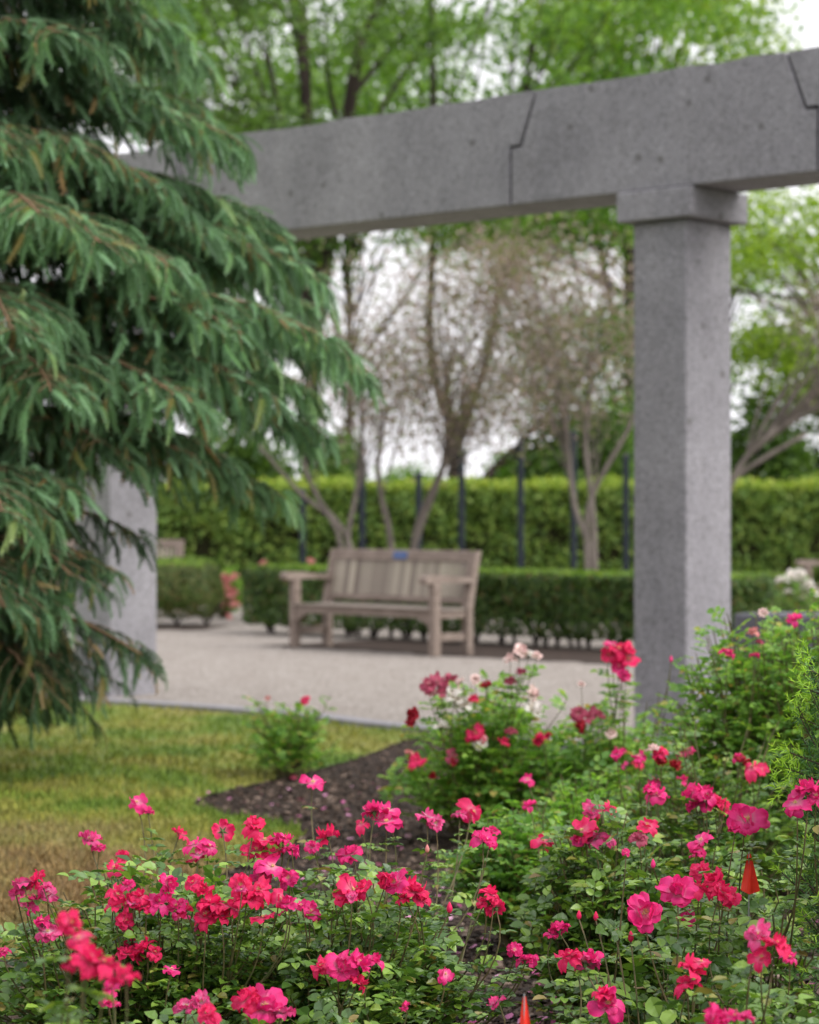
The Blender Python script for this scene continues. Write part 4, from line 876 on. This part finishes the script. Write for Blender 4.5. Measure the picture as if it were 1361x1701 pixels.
put(A2, [(516,1513,36,'P'),(545,1390,42,'R',5.4),(584,1418,48,'P',5.4),(622,1348,46,'P',5.6),(642,1366,46,'P',5.6),(601,1368,28,'R',5.6),(520,1300,36,'P',6.2),(585,1477,44,'R'),(568,1487,34,'R'),(604,1474,34,'R'),(640,1462,30,'R'),(656,1466,48,'P'),(690,1480,46,'R'),(672,1492,34,'R'),(700,1492,32,'R'),
         (566,1606,58,'P',4.5),(598,1600,50,'P',4.5),(534,1605,36,'R',4.55),(597,1632,40,'R',4.5),(712,1357,40,'W',5.6),(724,1368,30,'W',5.6),(785,1348,40,'R',6.2),(805,1395,46,'P',5.3),(815,1485,38,'R'),(824,1508,38,'R'),(802,1498,24,'R'),(740,1618,28,'P',4.6),(855,1578,28,'P',4.9),(872,1594,34,'P',4.9)])
put(A3, [(440,1672,70,'P',4.35),(408,1660,48,'R',4.35),(468,1682,50,'W',4.35),(675,1672,24,'P',4.3),(825,1665,34,'W',4.4),(345,1683,40,'R',3.95)])
put(A0, [(118,1532,48,'R',3.3),(132,1558,42,'R',3.3),(148,1592,62,'R',3.25),(176,1600,50,'R',3.25),(208,1622,52,'R',3.2),(120,1600,34,'R',3.3),(185,1640,30,'P',3.6)])
put(B1, [(903,1397,42,'R',5.9),(985,1346,34,'W',5.9),(1008,1344,38,'R',5.9),(968,1380,42,'R',5.7),(988,1392,42,'W',5.7),(1008,1396,34,'W',5.7),(962,1396,30,'P',5.7),(1075,1370,34,'R',5.7),(1165,1396,38,'P',5.6),(1158,1412,32,'P',5.6),(880,1337,26,'P',6.6),(877,1295,24,'P',7.4),(1060,1392,28,'M',5.6)])
put(B2, [(1072,1517,68,'P',4.85),(1127,1482,66,'P',4.9),(1163,1474,42,'R'),(1200,1482,54,'R',4.95),(1188,1462,40,'R'),(1165,1447,38,'R',5.2),(1215,1490,34,'R',5.0),(1139,1525,30,'P'),(1040,1415,18,'P')])
put(B3, [(928,1545,40,'P',5.0),(918,1552,26,'P',5.0),(946,1588,46,'R',4.8),(972,1600,50,'W',4.8),(985,1592,36,'P',4.8),(1010,1666,58,'P',4.5),(1000,1650,36,'R',4.5),(1150,1612,52,'R',4.3),(1142,1632,44,'R',4.3),(1165,1598,34,'R',4.3)])
put(C1, [(1258,1553,52,'W',3.95),(1290,1568,50,'R',3.95),(1265,1590,38,'R',3.95),(1312,1590,30,'P',4.1),(1185,1695,56,'P',3.7),(1220,1690,56,'P',3.7)])
put(C2, [(1240,1362,66,'P',5.1),(1222,1378,34,'P',5.1),(1342,1312,52,'P',4.75),(1322,1334,46,'P',4.75),(1356,1322,36,'P',4.75)])
put(C3, [(1092,1320,38,'P'),(1080,1312,24,'P'),(1148,1320,42,'P'),(1172,1318,44,'P'),(1188,1332,44,'R'),(1162,1334,40,'P'),(1203,1342,30,'R')])
put(D2, [(1138,1250,34,'P',7.4),(1250,1275,36,'R',6.9),(1265,1280,24,'R',6.9),(1230,1266,32,'D',6.9),(1228,1258,22,'P',6.9),(1095,1250,28,'R'),(1085,1245,24,'B'),(1100,1262,24,'D'),(1062,1256,26,'P'),(1122,1275,26,'D'),(1088,1298,22,'P'),(1135,1296,20,'P'),(1025,1252,22,'P')])
put(E1, [(757,1158,34,'C'),(768,1172,28,'C'),(887,1178,34,'C'),(797,1236,28,'C'),(848,1096,22,'B'),(866,1082,28,'B'),(892,1090,20,'B'),(880,1088,18,'C'),(885,1152,24,'B'),(790,1128,18,'B'),(717,1150,20,'B'),(685,1184,26,'D'),(683,1203,22,'D'),(712,1136,28,'M'),(728,1132,28,'M'),(746,1128,28,'M'),(733,1150,28,'M'),(766,1134,20,'B'),
         (808,1141,26,'D'),(788,1160,22,'R'),(790,1218,32,'R'),(798,1225,22,'R'),(692,1262,30,'R'),(752,1258,24,'M'),(848,1214,24,'M'),(735,1208,24,'C'),(752,1265,18,'D'),(865,1115,22,'M'),(850,1130,22,'M'),(838,1232,22,'R'),(680,1250,18,'S'),(720,1288,16,'D')])
put(E2, [(1028,1078,34,'R'),(1012,1086,34,'R'),(1044,1096,36,'R'),(1028,1108,34,'P'),(1045,1078,30,'R'),(1036,1122,28,'P'),(1012,1068,20,'P'),(900,1226,30,'R'),(960,1186,32,'M'),(980,1190,30,'M'),(968,1205,30,'D'),(998,1188,22,'M'),(1016,1218,22,'B'),(1028,1250,24,'P'),(966,1137,14,'B'),(1060,1268,22,'R')])
put(F1, [(507,1163,16,'R'),(445,1160,9,'S'),(488,1290,12,'M')])
put(G1, [(1210,1084,26,'P'),(1254,1088,18,'P'),(1320,1028,28,'P'),(1268,1018,20,'B'),(1250,1050,20,'S'),(1262,1066,16,'M')])
for b_, lst in ((B3, [(962,1520,10,'R'),(990,1522,10,'R'),(1024,1552,11,'R'),(1048,1556,12,'R')]), (A2, [(747,1508,12,'R'),(710,1410,9,'S')]), (C3, [(1085,1435,10,'P')])):
    for x, y, s_, k in lst: b_.bud(x, y, s_, k, 5.0)
for b_ in (A0, A1, A2, A3, B1, B2, B3, C1, C2, C3, D1, D2, D3, E1, E2, F1, G1, G2):
    # tall airy shoots on the mid bushes
    if b_ in (E1, E2, F1, D2):
        for _ in range(10 if b_ is not F1 else 4):
            a = random.uniform(0, 6.28); r = random.uniform(.1, .9); tip = b_.b + np.array([math.cos(a) * r * b_.rx, math.sin(a) * r * b_.ry, b_.h * random.uniform(1.05, 1.2)]); b_.cane(tip, 8)
    b_.done()
# a lone arching cane before the column, yellow-green shrub, far roses
X1 = Bush('lone arching rose cane in front of the base of the granite column', 1065, 8.6, 0.05, 0.05, 0.35, 4, 0.05, 'rose_leaf_soft', lpc=5)
for px, py in ((1115, 1095), (1095, 1150), (1075, 1165)): X1.cane(at(px, py, 8.6), 9)
X1.bud(1115, 1095, 7, 'P'); X1.done()
H1 = Bush('feathery yellow green shrub below the column base', 975, 7.6, 0.20, 0.2, 0.45, 70, 0.030, 'lime_shrub', 'small shrubs in the bed', 'spirea_shrub', lpc=14, cat='shrub'); put(H1, [(1038,1272,16,'W')]); H1.done()
H2 = Bush('low yellow green plant in the bed beside the pink-crowned rose', 930, 6.7, 0.10, 0.10, 0.40, 24, 0.030, 'lime_shrub', 'small shrubs in the bed', 'spirea_shrub', lpc=10, cat='shrub'); H2.done()
FR = Bush('far salmon pink rose bush seen in the gap between two low hedges', 372, 29.5, 0.28, 0.35, 0.62, 60, 0.07, 'rose_leaf_bright', 'far roses beyond the low hedges', lpc=8)
put(FR, [(374,961,22,'S'),(389,958,20,'S'),(363,973,18,'S'),(384,984,24,'S'),(366,1001,18,'S'),(391,1002,16,'S'),(382,1028,18,'S')], 29.2); FR.done()
FW = Bush('far white rose bush at the right beyond the column', 1325, 21.0, 0.30, 0.3, 0.72, 60, 0.06, 'rose_leaf_soft', 'far roses beyond the low hedges', lpc=8)
put(FW, [(1298,965,24,'C'),(1318,958,24,'C'),(1330,955,20,'C'),(1340,972,22,'C'),(1310,985,18,'C'),(1352,985,24,'C'),(1336,995,20,'C')]); FW.done()
FO = Bush('far peach rose growing over the hedge just left of the bench', 440, 28.2, 0.25, 0.2, 0.60, 14, 0.06, 'rose_leaf_soft', 'far roses beyond the low hedges', lpc=5)
put(FO, [(437,937,14,'S'),(517,932,12,'S')]); FO.done()

# yew at the right border
yb = np.array([gx(1425, 5.0), 5.0, 0.0]); yw = empty('yew_shrub', yb, 'dark yew with bright needle tips poking in at the right edge', 'shrub')
ysh = []; ytw = MB()
for k in range(150):
    th_ = random.uniform(0, 6.28); z = random.uniform(.25, .98); rr = (0.155 - .05 * abs(z - .6)) * random.uniform(.6, 1.05); tip = yb + np.array([math.cos(th_) * rr, math.sin(th_) * rr, z])
    a = yb + np.array([0, 0, z * .75]); q = bez(a, (a + tip) / 2 + (0, 0, -.01), tip, 6); ytw.tube(q, np.linspace(.003, .0012, 6), 4, False); ysh.append((q[2], tip - q[2], 0))
    for j in range(3): p = q[2 + j]; d = unit(tip - a) + rng.normal(0, .5, 3); ysh.append((p, unit(d) * random.uniform(.035, .07), 0))
    ysh.append((tip, unit(tip - a + rng.normal(0, .02, 3)) * random.uniform(.012, .03), 1))
for px, py in ((1300, 1312), (1312, 1250), (1328, 1190), (1345, 1112), (1335, 1140), (1318, 1290), (1350, 1165), (1305, 1275)):
    tip = at(px, py, 5.0 + random.uniform(-.05, .05)); a = yb + np.array([0, 0, tip[2] - .06]); q = bez(a, (a + tip) / 2, tip, 6); ytw.tube(q, np.linspace(.003, .0012, 6), 4, False)
    for j in range(2, 6):
        for s_ in (-1, 1): ysh.append((q[j], unit(tip - a) * .03 + np.array([0, random.uniform(-.02, .02), s_ * random.uniform(.02, .04)]), 1 if j > 3 else 0))
    ysh.append((q[3], tip - q[3], 0)); ysh.append((tip, unit(tip - a) * .03, 1))
ytw.tube([yb, yb + (0, 0, .5), yb + (0, 0, .9)], [.02, .014, .006], 8)
ytw.build('stems', M['cane_dark'], yw, yb)
for fl, nm, mt in ((0, 'foliage', 'yew'), (1, 'new_growth', 'yew_new')):
    P = []; D = []; N = []
    for p, d, f in ysh:
        if f != fl: continue
        Ld = np.linalg.norm(d); m = int(Ld / 0.0022); t = rng.random(m)[:, None]; P.append(p + d * t); r_ = rdir(m); D.append(unit(unit(d) * .9 + r_)); N.append(rdir(m))
    P = np.concatenate(P); D = np.concatenate(D); N = np.concatenate(N); n = len(P)
    nd = np.array([[-.06, 0, 0], [.06, 0, 0], [.05, .7, 0], [0, 1, 0], [-.05, .7, 0]])
    V, Fs = scatter(nd, [np.array([[0, 1, 2, 3, 4]])], P, frames(D, N), rng.uniform(.012, .018, n)); mesh_obj(nm, V, Fs, M[mt], yw, yb)

# marker flags
def flag(px, py, Y, w_, h_, label, rot, fold):
    p = at(px, py, Y); b = np.array([p[0], p[1], 0.0]); t = empty('marker_flag', b, label, 'marker flag', 'red marker flags in the bed')
    MB().tube([b + (0, 0, -.01), b + (0, 0, p[2] + 0.004)], 0.0013, 6).build('wire', M['wire'], t, b)
    # a wilted sheet: hangs from the wire, folded to a narrow triangle
    nu, nv = 9, 8; V = []
    for j in range(nv):
        v = j / (nv - 1); wd = w_ * (0.16 + 0.84 * v ** .9)
        for i in range(nu):
            u = i / (nu - 1); zz = p[2] - v * h_ * (1 - .22 * abs(u - .55)) ; off = fold * math.sin(u * 9 + v * 2) * v
            V.append([b[0] + (u - .42) * wd * math.cos(rot), b[1] + (u - .42) * wd * math.sin(rot) + off, zz])
    i = np.arange(nv - 1)[:, None] * nu; j = np.arange(nu - 1)[None]; Fq = np.stack([i + j, i + j + 1, i + nu + j + 1, i + nu + j], -1).reshape(-1, 4)
    mesh_obj('flag', V, Fq, M['flag'], t, b, True)
flag(1244, 1418, 5.15, 0.042, 0.088, 'limp red flag on a wire between the rose leaves at the right', 0.2, 0.006)
flag(871, 1655, 3.9, 0.028, 0.10, 'out-of-focus red flag tip at the bottom edge', 0.1, 0.004)
print('objects', len(bpy.data.objects), 'faces', sum(len(m.polygons) for m in bpy.data.meshes))
